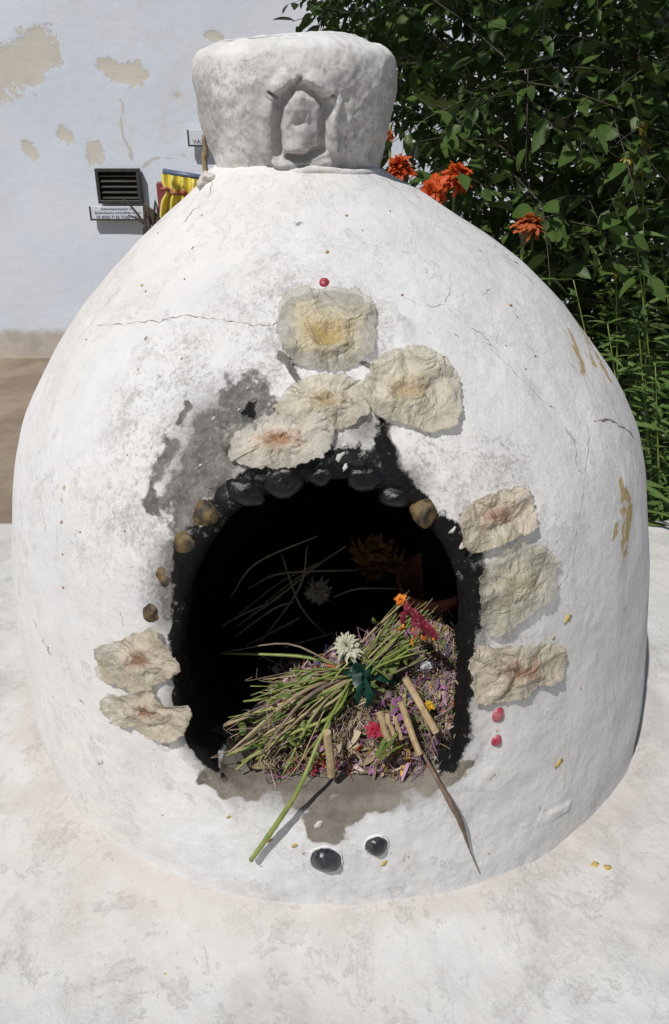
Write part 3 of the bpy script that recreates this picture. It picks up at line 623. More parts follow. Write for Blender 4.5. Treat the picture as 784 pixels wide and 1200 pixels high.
wafer([(117, 756), (148, 746), (184, 732), (204, 756), (218, 780), (204, 794), (172, 806), (142, 800), (116, 788)], (166, 774), WM[3], 'beige wafer with brown ringed centre, upper one left of the mouth', .008, .016, .006, 9, .34, 4)
wafer([(124, 816), (144, 809), (176, 806), (202, 824), (231, 828), (222, 852), (206, 866), (180, 858), (150, 848), (130, 836)], (174, 834), WM[3], 'torn pale wafer curling into the mouth below the brown ringed wafer', .010, .022, .008, 10, .34, 5)

# ------------------------------------------------------------------ inside the mouth
def hue(name, c1, c2, rough=.7, transl=.25, scale=90):
    m, nt, p = mat(name); c = mix(nt, ramp(nt, noise(nt, scale, 4, .6, obj_co(nt)), .35, .65), c1, c2)
    c = mix(nt, math_(nt, 'MULTIPLY', nd(nt, 'ObjectInfo').outputs['Random'], .5), c, tuple(.55 * q for q in c1))
    put(nt, p.inputs['Base Color'], c); p.inputs['Roughness'].default_value = rough
    if transl:
        tl = nd(nt, 'BsdfTranslucent', {0: c}); a = nd(nt, 'MixShader', {0: transl, 1: p.outputs[0], 2: tl.outputs[0]})
        nt.links.new(a.outputs[0], nt.nodes['Material Output'].inputs[0])
    return m
M['stem_green'] = hue('green_stem', (.17, .24, .045), (.30, .33, .09), .5, 0)
M['stem_dry'] = hue('dry_stem', (.33, .25, .14), (.44, .36, .20), .7, 0)
M['stem_purple'] = hue('purplish_stem', (.20, .14, .11), (.30, .23, .15), .7, 0)
M['twig'] = hue('tan_twig', (.36, .25, .13), (.50, .38, .22), .75, 0)
M['leaf_pale'] = hue('wilted_leaf', (.13, .20, .045), (.25, .29, .09), .5, .3)
M['ribbon'] = hue('dark_green_cloth', (.004, .038, .024), (.010, .075, .050), .45, .25)
M['white_petal'] = hue('white_petal', (.55, .56, .40), (.66, .64, .50), .7, .3)
M['brown_petal'] = hue('brown_dry_petal', (.16, .075, .02), (.30, .13, .03), .8, .2)
M['maroon'] = hue('maroon_petal', (.16, .010, .024), (.22, .02, .04), .55, .2)
M['orange'] = hue('orange_petal', (.75, .19, .012), (.80, .28, .02), .55, .25)
M['terracotta'] = simple('terracotta', (.26, .075, .04), .7, (.34, .11, .06), 30, .001)
def strip(P, w, bend=0, twist=0, n=5, tip=.15, up=(0, 0, 1)):
    """flat tapering blade along polyline P"""
    P = np.asarray(P, float)
    if len(P) < n: P = catmull(P, max(2, n // max(1, len(P) - 1)))
    m = len(P); T = np.gradient(P, axis=0); T /= np.linalg.norm(T, axis=1, keepdims=True) + 1e-9; V_ = []
    for i in range(m):
        t = i / (m - 1); ww = w * (tip + (1 - tip) * math.sin(math.pi * min(1, .12 + t * .88)) ** .7)
        u = np.cross(T[i], up); u /= np.linalg.norm(u) + 1e-9; q = np.cross(u, T[i]); a = twist * t
        u2 = u * math.cos(a) + q * math.sin(a); q2 = np.cross(T[i], u2)
        V_ += [P[i] - u2 * ww / 2 + q2 * bend * ww, P[i], P[i] + u2 * ww / 2 + q2 * bend * ww]
    F_ = []
    for i in range(m - 1):
        a = 3 * i; F_ += [[a, a+1, a+4, a+3], [a+1, a+2, a+5, a+4]]
    return np.array(V_), F_
def heap_h(x, y):
    g = sstep(.695, .80, y) * (.012 + .058 * sstep(-.08, .13, x)) * (1 - sstep(.155, .19, x)) * sstep(-.16, -.11, x)
    return g + .012 * fbm(np.stack([x, y, 0 * x], -1), .05, 2, 81) * sstep(.69, .75, y)
# mound of dried petals and stalk bits: nobody could count it
xs = np.linspace(-.165, .19, 60); ys = np.linspace(.69, 1.02, 50); X, Y = np.meshgrid(xs, ys, indexing='ij')
P = np.stack([X, Y, ZF - .004 + heap_h(X, Y)], -1).reshape(-1, 3)
tint_m, nt, p = mat('dried_petals'); put(nt, p.inputs['Base Color'], attr(nt, 'tint', 0)); p.inputs['Roughness'].default_value = .8
tl = nd(nt, 'BsdfTranslucent', {0: attr(nt, 'tint', 0)}); a_ = nd(nt, 'MixShader', {0: .2, 1: p.outputs[0], 2: tl.outputs[0]}); nt.links.new(a_.outputs[0], nt.nodes['Material Output'].inputs[0])
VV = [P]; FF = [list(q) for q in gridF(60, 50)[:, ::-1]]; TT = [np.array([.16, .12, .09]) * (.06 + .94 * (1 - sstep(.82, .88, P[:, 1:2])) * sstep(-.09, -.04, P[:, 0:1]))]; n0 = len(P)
pal = [((.36, .14, .32), 11), ((.50, .29, .44), 13), ((.58, .45, .42), 22), ((.33, .25, .15), 26), ((.44, .38, .22), 14), ((.20, .22, .08), 14), ((.24, .13, .22), 7), ((.55, .46, .33), 12), ((.62, .36, .05), 3), ((.30, .02, .05), 2), ((.10, .10, .30), 3), ((.40, .12, .04), 4)]
pc = [q[0] for q in pal]; pw = np.array([q[1] for q in pal], float); pw /= pw.sum()
cl = [(rng.uniform(-.10, .17), rng.uniform(.70, .92), rng.choice(len(pc), p=pw)) for _ in range(60)]
for k in range(5200):
    if rng.random() < .6:
        c_ = cl[rng.integers(60)]; x = c_[0] + rng.normal(0, .014); y = c_[1] + rng.normal(0, .012); ci = c_[2] if rng.random() < .75 else rng.choice(len(pc), p=pw)
    else: x = rng.uniform(-.13, .18); y = rng.uniform(.70, .99); ci = rng.choice(len(pc), p=pw)
    if y < .70 or y > .90 + rng.normal(0, .01) or x < -.065 + rng.normal(0, .02) - .25 * max(0, .735 - y) * 3 or x > .175: continue
    z = ZF + float(heap_h(np.array(x), np.array(y))) + rng.uniform(-.001, .010); a = rng.uniform(0, 2*math.pi); l = rng.uniform(.006, .026); d_ = np.array([math.cos(a), math.sin(a), rng.normal(.1, .45)]) * l
    m0 = np.array([x, y, z]); q = np.array([0, 0, rng.normal(.004, .003)]) + rng.normal(0, .003, 3)
    thin = rng.random() < .62
    if thin: d_ = d_ * rng.uniform(1., 2.2); q = q * 2.2
    v, f_ = strip([m0 - d_/2, m0 + q, m0 + d_/2], rng.uniform(.0007, .0019) if thin else rng.uniform(.003, .010), rng.uniform(-.4, .4), rng.uniform(-2, 2), 4)
    v[:, 2] = np.maximum(v[:, 2], ZF + .0015)
    VV.append(v); FF += [[i + n0 for i in q_] for q_ in f_]; n0 += len(v); TT.append(np.tile(np.array(pc[ci]) * rng.uniform(.6, 1.15), (len(v), 1)))
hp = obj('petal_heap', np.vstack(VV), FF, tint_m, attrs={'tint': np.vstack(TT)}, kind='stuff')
tag(hp, 'heap of dried purple petals and chopped stalks on the mouth floor', 'petals')

# the tied bunch of stalks
TIE = at_z(416, 792, ZF + .088)
bq = thing('herb_bouquet', (TIE[0], TIE[1], ZF), 'tied bunch of wilted green stalks with white flower and green cloth band', 'bouquet')
def zpt(x, y, h): return at_z(x, y, ZF + h)
rights = [(500, 712, .18), (508, 722, .175), (497, 703, .185), (480, 712, .17), (505, 738, .165), (492, 728, .165), (470, 722, .16), (512, 748, .15), (486, 744, .15), (500, 760, .14), (476, 702, .175), (520, 732, .165), (466, 740, .15)]
lefts = [(262, 851, .035), (305, 805, .085), (272, 866, .030), (268, 886, .028), (315, 798, .09), (262, 768, .11), (298, 812, .08), (280, 872, .035), (296, 889, .022), (310, 893, .020), (300, 866, .040), (288, 846, .050), (318, 880, .03), (330, 896, .02), (310, 815, .072), (300, 822, .07), (330, 830, .065), (345, 872, .04), (322, 812, .075), (282, 838, .05), (356, 890, .03), (300, 880, .03)]
for i in range(52):
    l = lefts[i % len(lefts)]; r = rights[i % len(rights)]; j = lambda s_: rng.normal(0, s_)
    A_ = zpt(l[0] + j(12), l[1] + j(9), max(.010, l[2] + j(.014))); C_ = zpt(r[0] + j(8), r[1] + j(7), r[2] + j(.006))
    B_ = TIE + np.array([j(.010), j(.006), j(.010)])
    if i % 5 == 4: A_ = TIE + (A_ - TIE) * rng.uniform(.4, .7)
    m1 = (A_ + B_) / 2 + np.array([j(.009), j(.006), j(.010)]); m2 = (B_ + C_) / 2 + np.array([j(.005), j(.004), j(.006)])
    th0 = rng.choice([.0007, .0009, .0011, .0014, .0018, .0022]); kk = ['stem_green', 'stem_dry', 'stem_purple', 'stem_green', 'stem_green'][i % 5]
    v, f_ = tube([A_, m1, B_, m2, C_], [th0 * .55, th0 * 1.1, th0, th0 * .8, th0 * .4], 6, True, .10, 5); v[:, 2] = np.maximum(v[:, 2], ZF + .002)
    obj('stem', v, f_, M[kk], bq)
for i in range(16):
    l = lefts[rng.integers(len(lefts))]; e0 = zpt(l[0] + rng.normal(0, 8), l[1] + rng.normal(0, 8), l[2] + .012); m0 = (TIE + e0) / 2 + rng.normal(0, .012, 3); k0 = e0 + rng.normal(0, .014, 3)
    v, f_ = tube([TIE, m0, e0, k0], [.0010, .0009, .0006, .0004], 5, True, .1, 6); v[:, 2] = np.maximum(v[:, 2], ZF + .002); obj('stem', v, f_, M[['stem_purple', 'stem_dry'][i % 2]], bq)
# thick cut stalks
for a, b, h0, h1, r, mk in [((263, 850), (370, 815), .045, .085, .0028, 'stem_dry'), ((268, 885), (390, 822), .028, .08, .0020, 'stem_dry'), ((283, 893), (392, 836), .02, .07, .0022, 'stem_green')]:
    A_ = zpt(*a, h0); B_ = zpt(*b, h1); v, f_ = tube([A_, (A_ + B_) / 2 + np.array([0, 0, .004]), B_, TIE], [r * .8, r, r * .9, r * .6], 8, True, .08, 5); obj('stem', v, f_, M[mk], bq)
# the long stalk that hangs out over the sill
S0 = surf_pts([(352, 912), (325, 958), (297, 1000)], 0); ps = [TIE + np.array([.0, -.012, .006]), zpt(390, 838, .080), zpt(370, 876, .072)]
nS = dome_nrm(*hit([352, 325, 297], [912, 958, 1000])[1:])
ps = [TIE + np.array([-.004, -.008, .004]), zpt(394, 828, .092), zpt(374, 868, .078), S0[0] + nS[0] * .020, S0[1] + nS[1] * .016, S0[2] + nS[2] * .010]
v, f_ = tube(ps, [.0016, .0018, .0020, .0022, .0028, .0034, .0030], 9, True, .06, 9); obj('stem', v, f_, M['stem_green'], bq)['label'] = 'long green stalk hanging out over the sill'
# small wilted leaves on the stalks
for k in range(120):
    t = rng.random(); l = lefts[rng.integers(len(lefts))]; b0 = zpt(l[0], l[1], l[2] + .008); c0 = TIE + (b0 - TIE) * t + rng.normal(0, .008, 3)
    if k > 55: r = rights[rng.integers(len(rights))]; c0 = TIE + (zpt(*r) - TIE) * rng.uniform(.1, .7) + rng.normal(0, .004, 3)
    d_ = np.array([rng.normal(), rng.normal() * .6 - .4, rng.normal() * .7]); d_ *= rng.uniform(.010, .024) / np.linalg.norm(d_)
    v, f_ = strip([c0, c0 + d_ * .5 + rng.normal(0, .003, 3), c0 + d_], rng.uniform(.004, .010), .25, rng.uniform(-1, 1), 6); v[:, 2] = np.maximum(v[:, 2], ZF + .003)
    obj('leaf', v, f_, M['leaf_pale'], bq)
# cloth band: wrap and loose tails
axs = zpt(480, 740, .11) - zpt(330, 850, .05); axs /= np.linalg.norm(axs); u0 = np.cross(axs, [0, 0, 1]); u0 /= np.linalg.norm(u0); q0 = np.cross(u0, axs)
wv = []; NWr = 40
for i in range(NWr + 1):
    a = 2 * math.pi * i / NWr
    for j_, o_ in enumerate(np.linspace(-.011, .011, 7)):
        rr = .0155 + .0035 * math.sin(5 * a + j_ * 1.7) + .0025 * math.sin(11 * a + j_ * 2.9); wv.append(TIE + axs * (o_ + .003 * math.sin(3 * a)) + rr * (math.cos(a) * u0 * 1.15 + math.sin(a) * q0))
band = obj('cloth_band', np.array(wv), gridF(NWr + 1, 7), M['ribbon'], bq)
for tl_ in [[(418, 788), (410, 778), (405, 768), (407, 756)], [(418, 788), (436, 780), (452, 786), (466, 802)], [(416, 786), (434, 772), (450, 778), (456, 790)], [(418, 790), (423, 808), (420, 824)], [(415, 786), (426, 800), (434, 818), (430, 830)], [(418, 786), (440, 788), (456, 800)]]:
    pts = [at_z(x, y, ZF + .115 - .012 * i) for i, (x, y) in enumerate(tl_)]
    v, f_ = strip(pts, .0125, .15, .9, 24, .6, (0, -1, .5)); v = v + .005 * np.stack([fbm(v, .009, 3, s_) for s_ in (1, 2, 3)], -1); obj('cloth_tail', v, f_, M['ribbon'], bq)
def rosette(c, nrm, r, layers, per, mats_, name, parent=None, droop=.3, wid=.4, seed=0, ruff=.15):
    R2 = np.array(Vector(nrm).to_track_quat('Z', 'Y').to_matrix()); rs = np.random.default_rng(seed); prts = []
    for L_ in range(layers):
        f0 = 1 - L_ / layers; el = R_(5) + (1 - f0) * R_(78) - droop * f0
        for k in range(per):
            a = 2 * math.pi * (k + .5 * (L_ % 2)) / per + rs.normal(0, .15); l = r * (.35 + .65 * f0) * rs.uniform(.85, 1.1); e = el + rs.normal(0, .18)
            d_ = np.array([math.cos(a) * math.cos(e), math.sin(a) * math.cos(e), math.sin(e)]); s0 = d_ * r * .08 + np.array([0, 0, .18 * r * (1 - f0)])
            mid = s0 + d_ * l * .55 + np.array([0, 0, .10 * l]); end = s0 + d_ * l + np.array([0, 0, -.12 * l]) + rs.normal(0, ruff * .3 * l, 3)
            v, f_ = strip([s0, mid, end], r * wid * rs.uniform(.8, 1.2), rs.uniform(-.2, .35), rs.uniform(-.5, .5), 6, .35); v = v + ruff * .25 * r * np.stack([vnoise(v / (r * .18) + 9, seed + q) for q in (1, 2, 3)], -1)
            prts.append((v, f_))
    v, f_ = join(prts); return obj(name, v @ R2.T + np.array(c), f_, mats_, parent)
fc = zpt(407, 758, .13); rosette(fc, (-.1, -.55, .8), .019, 6, 24, M['white_petal'], 'flower_head', bq, .35, .2, 3, .3)
rosette(zpt(432, 772, .11), (.3, -.5, .7), .014, 3, 12, M['stem_dry'], 'flower_head', bq, .2, .3, 4)
rosette(zpt(455, 782, .10), (.3, -.6, .6), .016, 3, 14, M['stem_dry'], 'flower_head', bq, .4, .3, 5)
# wilted maroon and orange flower beside the bunch
mf = thing('wilted_flower', zpt(490, 722, .17), 'wilted maroon flower with orange petal tips at the end of the stalks', 'flower')
for (x0, y0), (x1, y1), wd in [((476, 706), (486, 734), .010), ((484, 716), (487, 741), .007), ((490, 718), (509, 741), .009), ((480, 712), (474, 728), .007), ((492, 722), (497, 738), .006), ((486, 712), (503, 728), .007)]:
    A_ = zpt(x0, y0, .19); B_ = zpt(x1, y1, .172) + np.array([0, -.015, 0]); v, f_ = strip([A_, (A_ + B_) / 2 + np.array([rng.normal(0, .004), -.006, .004]), B_], wd, rng.uniform(-.5, .5), rng.uniform(-1.5, 1.5), 14, .35, (0, -1, .2)); v = v + .007 * np.stack([fbm(v, .006, 2, s_) for s_ in (1, 2, 3)], -1); pt = obj('petal', v, f_, M['maroon'], mf)
    for q in range(3):
        b1 = v[len(v) - 4 - 3 * q] ; d_ = rng.normal(0, 1, 3) * .003 + (B_ - A_) * .10; v2, f2 = strip([b1, b1 + d_ * .6 + rng.normal(0, .001, 3), b1 + d_], rng.uniform(.002, .005), .3, 1., 6, .5, (0, -1, .2)); obj('petal_tip', v2, f2, M['orange'], pt)
rosette(zpt(470, 703, .192), (-.2, -.7, .5), .008, 3, 10, M['orange'], 'flower_head', mf, .2, .5, 8)
# red pinch of petals on the heap, yellow one
tag(rosette(zpt(438, 856, .065), (0, -.6, .7), .011, 3, 9, hue('crimson_petal', (.45, .01, .05), (.5, .03, .08)), 'crimson_flower'), 'small crimson flower head lying on the petal heap', 'flower')
tag(rosette(zpt(503, 827, .075), (0, -.6, .7), .007, 2, 9, hue('yellow_petal', (.75, .42, .02), (.8, .5, .04)), 'yellow_flower'), 'tiny yellow flower head on the petal heap by the burner mouth wall', 'flower')
# sticks
sticks = [((383, 858), (388, 908), .095, .022, .0048, 'short thick tan stick end leaning on the front of the petal heap'),
          ((444, 834), (456, 868), .085, .060, .0042, 'stubby tan stick beside the crimson flower head'), ((454, 836), (462, 864), .085, .060, .003, 'thin tan stick close beside the stubby stick'),
          ((470, 822), (492, 884), .095, .045, .0040, 'long tan stick in the middle of the petal heap'), ((475, 795), (511, 858), .115, .060, .0046, 'longest tan stick, beside the clear cup'),
          ((464, 840), (470, 866), .085, .060, .0022, 'thin straw stub on the petal heap'), ((462, 766), (486, 770), .10, .098, .0042, 'short horizontal stalk end above the clear cup')]
for a, b, h0, h1, r, lb in sticks:
    A_ = zpt(*a, h0); B_ = zpt(*b, h1); v, f_ = tube([A_, (A_*2+B_)/3 + rng.normal(0, .0008, 3), (A_+2*B_)/3 + rng.normal(0, .0008, 3), B_], [r, r*1.05, r, r*1.1], 8, True, .05)
    tag(obj('twig', v, f_, M['twig'], smooth=False, base=tuple(B_)), lb, 'stick', 'sticks in the petal heap')
# green blade bundle on the heap
gb = thing('green_sprig', zpt(455, 875, .05), 'fresh green sprig of narrow blades lying on the purple petals', 'sprig')
for (x0, y0), (x1, y1) in [((442, 888), (468, 856)), ((442, 888), (462, 868)), ((444, 890), (474, 872)), ((440, 886), (456, 858))]:
    A_ = zpt(x0, y0, .042); B_ = zpt(x1, y1, .07); v, f_ = strip([A_, (A_+B_)/2 + np.array([0, 0, .004]), B_], .008, .2, .4, 8); obj('blade', v, f_, M['leaf_pale'], gb)
# dry blade with a thread-like tail hanging over the sill
pp = [(492, 876), (508, 905), (523, 932), (536, 958), (548, 992), (566, 1032)]
Sp = surf_pts(pp[2:], 0); nS = dome_nrm(*hit([q[0] for q in pp[2:]], [q[1] for q in pp[2:]])[1:])
pts = [zpt(*pp[0], .045), zpt(*pp[1], .03)] + [Sp[i] + nS[i] * o_ for i, o_ in enumerate((.014, .012, .008, .003))]
v, f_ = tube(pts, [.0018, .0024, .0040, .0034, .0009, .0004], 7, True, .05, 7)
tag(obj('dry_stalk', v, f_, hue('brown_stalk', (.15, .10, .07), (.24, .17, .12), .8, 0), base=tuple(pts[1])), 'dark brown dry stalk with thread-like tail hanging over the sill', 'stalk')
v, f_ = tube([Sp[0] + nS[0] * .024, Sp[0] + nS[0] * .03 + np.array([.012, 0, -.004]), Sp[0] + nS[0] * .026 + np.array([.024, 0, -.008])], .0006, 5)
# cup and pot
def lathe(prof_, n=32):
    V_ = [[r * math.cos(a), r * math.sin(a), z] for r, z in prof_ for a in np.linspace(0, 2*math.pi, n, endpoint=False)]; return np.array(V_), gridF(len(prof_), n, True)
gm, nt, p = mat('clear_plastic'); p.inputs['Base Color'].default_value = (.85, .87, .9, 1); p.inputs['Roughness'].default_value = .12; p.inputs['Transmission Weight'].default_value = .35; p.inputs['IOR'].default_value = 1.3
v, f_ = lathe([(.001, 0), (.017, 0), (.0185, .002), (.024, .05), (.0255, .051), (.0245, .0525), (.0225, .05), (.017, .004), (.001, .003)])
rt = np.array(Matrix.Rotation(R_(-38), 3, 'X') @ Matrix.Rotation(R_(18), 3, 'Y')); v = v * .8; cpz = zpt(490, 812, .05)
tag(obj('clear_cup', v @ rt.T, f_, gm, base=None), 'small clear plastic cup tipped over behind the longest stick', 'cup').location = tuple(cpz)
v, f_ = lathe([(.001, 0), (.040, 0), (.052, .055), (.056, .056), (.058, .075), (.053, .076), (.046, .05), (.036, .006), (.001, .005)])
rt = np.array(Matrix.Rotation(R_(12), 3, 'X') @ Matrix.Rotation(R_(-10), 3, 'Y')); q = at_y(512, 790, .97)
tag(obj('terracotta_pot', v @ rt.T, f_, M['terracotta']), 'dark red terracotta pot standing at the back of the burner mouth', 'pot').location = (float(q[0]), .98, ZF + .055)
# dim dried things at the back
db = thing('dried_marigold_bunch', at_y(440, 660, .99), 'brown dried flower bunch hanging in the dark of the mouth', 'dried flowers')
for k, (x, y) in enumerate([(425, 650), (446, 645), (462, 660), (438, 668)]): rosette(at_y(x, y, .97 + .01 * k), (.2 * k - .3, -.9, -.3), .024, 3, 14, M['brown_petal'], 'flower_head', db, .5, .3, 20 + k)
for x0, y0, x1, y1 in [(260, 750, 405, 640), (280, 720, 372, 660)]:
    v, f_ = tube([at_y(x0, y0, .98), at_y((x0+x1)/2, (y0+y1)/2 - 6, .99), at_y(x1, y1, .98)], .0016, 5, True, 0, 6); obj('stem', v, f_, M['stem_dry'], db)
pf = rosette(at_y(372, 694, .98), (-.1, -.9, .2), .022, 3, 14, M['stem_dry'], 'pale_dried_flower', None, .4, .3, 31); tag(pf, 'pale dried flower head in the dark behind the bunch', 'flower')
ds = thing('dry_stalk_bundle', tuple(at_y(300, 740, .96)), 'few thin dry stalks leaning in the dark of the mouth', 'stalks')
for i, (a, b, c_) in enumerate([((268, 752), (318, 715), (345, 705)), ((276, 735), (325, 700), (382, 655)), ((330, 650), (352, 710), (385, 748)), ((262, 770), (340, 730), (352, 722)), ((255, 800), (300, 770), (390, 742)), ((290, 690), (330, 672), (420, 668)), ((300, 760), (350, 690), (360, 640)), ((270, 700), (300, 660), (372, 628)), ((390, 700), (420, 690), (470, 690)), ((250, 740), (280, 722), (330, 700))]):
    v, f_ = tube([at_y(*a, .96), at_y(*b, .95), at_y(*c_, .96)], [.0012, .0018, .001], 5, True, 0, 6)
    obj('stem', v, f_, M['stem_dry'], ds)

# ------------------------------------------------------------------ on and before the house wall
def wallbox(x0, y0, x1, y1, d, off=.03):
    a = at_y(x0, y0, WY - off); b = at_y(x1, y1, WY - off); return a, b
M['vent_metal'] = simple('dark_vent_metal', (.045, .042, .038), .5, (.07, .065, .055), 20, metal=.3)
M['vent_dark'] = simple('vent_hollow', (.01, .01, .01), .9)
vx0, vz1 = wall_xz(113, 197); vx1, vz0 = wall_xz(169, 238)
vent = thing('wall_vent', ((vx0+vx1)/2, WY, vz0), 'dark metal louvred vent in the blue wall above a name plate', 'vent')
fw = .022
v, f_ = join([box(((vx0+vx1)/2, WY - .035, vz1 - fw/2), (vx1-vx0, .05, fw), None, .003), box(((vx0+vx1)/2, WY - .035, vz0 + fw/2), (vx1-vx0, .05, fw), None, .003),
              box((vx0 + fw/2, WY - .035, (vz0+vz1)/2), (fw, .048, vz1-vz0-2*fw), None, .003), box((vx1 - fw/2, WY - .035, (vz0+vz1)/2), (fw, .048, vz1-vz0-2*fw), None, .003)])
obj('frame', v, f_, M['vent_metal'], vent, False)
v, f_ = box(((vx0+vx1)/2, WY - .012, (vz0+vz1)/2), (vx1-vx0-2*fw, .006, vz1-vz0-2*fw)); obj('hollow', v, f_, M['vent_dark'], vent, False)
for k in range(5):
    zc = vz0 + fw + (k + .5) * (vz1 - vz0 - 2*fw) / 5; v, f_ = box(((vx0+vx1)/2, WY - .034, zc), (vx1-vx0-2*fw-.004, .032, .004), np.array(Matrix.Rotation(R_(38), 3, 'X')), .0008); obj('slat', v, f_, M['vent_metal'], vent, False)
M['plate'] = simple('white_plate', (.62, .66, .72), .45, (.68, .71, .75), 8)
M['ink'] = simple('blue_grey_lettering', (.13, .16, .24), .6)
def text_mesh(s_, h, mname, parent, loc, wid=None):
    cu = bpy.data.curves.new('txt', 'FONT'); cu.body = s_; cu.size = h; cu.extrude = .0008; to = bpy.data.objects.new('txt', cu); col.objects.link(to); bpy.context.view_layer.update()
    me = bpy.data.meshes.new_from_object(to.evaluated_get(bpy.context.evaluated_depsgraph_get())); bpy.data.objects.remove(to); me.name = 'lettering'; me.materials.clear(); me.materials.append(M[mname])
    xs_ = np.array([q.co.x for q in me.vertices]); k = (wid / (xs_.max() - xs_.min())) if wid else 1
    for q in me.vertices: q.co = ((q.co.x - xs_.min()) * k, -q.co.z, q.co.y)
    o = bpy.data.objects.new('lettering', me); col.objects.link(o); o.parent = parent; o.matrix_parent_inverse = parent.matrix_basis.inverted(); o.location = loc; return o
def plate(x0, y0, x1, y1, label, lines, tilt=0):
    ax, az = wall_xz(x0, y0); bx_, bz = wall_xz(x1, y1); wd, ht = bx_ - ax, az - bz; t = thing('name_plate', ((ax+bx_)/2, WY, bz), label, 'sign')
    v, f_ = box(((ax+bx_)/2, WY - .045, (az+bz)/2), (wd, .012, ht), None, .002); obj('board', v, f_, M['plate'], t, False)
    v, f_ = join([box(((ax+bx_)/2, WY - .048, bz - .004), (wd + .012, .022, .008)), box((ax - .004, WY - .048, (az+bz)/2), (.006, .018, ht))]); obj('edge', v, f_, M['vent_metal'], t, False)
    for fx, fy, h, s_, ww in lines: text_mesh(s_, h * ht, 'ink', t, (ax + fx * wd, WY - .0525, bz + fy * ht), ww * wd)
plate(108, 241, 171, 256, 'small white three-line name plate under the wall vent', [(.2, .72, .2, 'ΣHMAHOAPAMAKOM  M', .58), (.08, .42, .24, 'BΛ6ANΩAAAA ΛIΛAHOMA ΛIMAN', .86), (.1, .08, .30, '03 8305 7136 7336PV 72', .80)])
plate(222, 152, 262, 170, 'white sign plate half hidden behind the flared neck', [(.10, .12, .36, 'VASIL', .5)])
# yellow satin valance on a rail
M['satin'], nt, p = mat('yellow_satin'); put(nt, p.inputs['Base Color'], mix(nt, noise(nt, 30, 3, .5, obj_co(nt)), (.62, .46, .02), (.74, .62, .10))); p.inputs['Roughness'].default_value = .28; p.inputs['Sheen Weight'].default_value = .3
M['rail'] = simple('blue_grey_rail', (.10, .13, .20), .4); M['sash'] = simple('red_brown_sash', (.30, .07, .04), .7, (.42, .16, .10), 30); M['maroon_board'] = simple('maroon_board', (.20, .03, .035), .6, (.26, .06, .06), 10)
SY = 2.55; a0 = at_y(191, 201, SY); b0 = at_y(252, 211, SY)
yv = thing('yellow_valance', (float((a0[0]+b0[0])/2), SY, GZ), 'gathered yellow satin cloth with red sash hanging from a blue-grey rail', 'cloth')
v, f_ = tube([a0, b0], .009, 8); obj('rail', v, f_, M['rail'], yv)
v, f_ = tube([(b0[0], SY + .01, b0[2]), (b0[0], SY + .01, GZ)], .012, 8); obj('post', v, f_, M['rail'], yv)
v, f_ = tube([(a0[0] + .01, SY + .03, a0[2]), (a0[0] + .01, SY + .03, GZ)], .008, 8); obj('post', v, f_, M['rail'], yv)
cvs = []; nu_, nv_ = 110, 24
for i in range(nu_):
    u = i / (nu_ - 1)
    for j in range(nv_):
        t = j / (nv_ - 1); ph = u * 2 * math.pi * 5.5 + .5 * math.sin(6 * u); pin = 1.04 - .14 * math.exp(-((t - .3) / .1) ** 2); fl_ = 1 + .45 * max(0, t - .35)
        x = (a0[0] + b0[0]) / 2 + (u - .5) * (b0[0] - a0[0]) * pin * fl_; top = a0[2] + u * (b0[2] - a0[2])
        cvs.append((x, SY - .014 - .018 * math.sin(ph) * (.35 + t) - .02 * math.sin(math.pi * t), top - .005 - t * (.155 + .012 * math.sin(ph * .5 + 1))))
obj('cloth', np.array(cvs), gridF(nu_, nv_), M['satin'], yv)
v, f_ = tube([np.array([a0[0] + (b0[0]-a0[0]) * u, SY - .034 - .01 * math.sin(u * 34), a0[2] - .048 + u * (b0[2] - a0[2]) - .012 * u + .004 * math.sin(u * 20)]) for u in np.linspace(0, 1, 40)], .0055, 7, True, .4); obj('sash', v, f_, M['sash'], yv)
q0_ = at_y(183, 213, 2.7); q1_ = at_y(200, 262, 2.7)
mb = thing('maroon_board', ((q0_[0]+q1_[0])/2, 2.7, GZ), 'narrow maroon board standing behind the yellow cloth', 'board')
v, f_ = box(((q0_[0]+q1_[0])/2, 2.7, (q0_[2]+GZ)/2), (q1_[0]-q0_[0], .02, q0_[2]-GZ), None, .006); obj('panel', v, f_, M['maroon_board'], mb, False)
# wooden stake leaning by the neck
p0 = at_y(238, 158, 1.66); p1 = at_y(241, 206, 1.68)
v, f_ = tube([p0, (p0 + p1) / 2 + np.array([.004, 0, 0]), p1, (p1[0] + .01, 1.70, .4), (p1[0] + .01, 1.71, .0)], [.0035, .005, .0052, .006, .006], 8, True, .06, 5)
tag(obj('wooden_stake', v, f_, M['twig'], base=(float(p1[0] + .01), 1.71, 0.)), 'thin brown wooden stake standing behind the dome beside the flared neck', 'stake')
kn = surf_pts([(247, 212), (241, 216), (237, 221)], .004); prt = [blob(kn[i], .0075 - .001 * i, (0, -1, 0), 1.2, 90 + i, 14, 20) for i in range(3)]
v, f_ = join([(a, [list(map(int, q)) for q in b]) for a, b in prt]); tag(obj('rag_knot', v, f_, simple('grey_rag', (.5, .45, .42), .9, (.62, .58, .54), 60, .003), base=tuple(kn[1])), 'dirty white knotted rag at the left foot of the neck', 'rag')
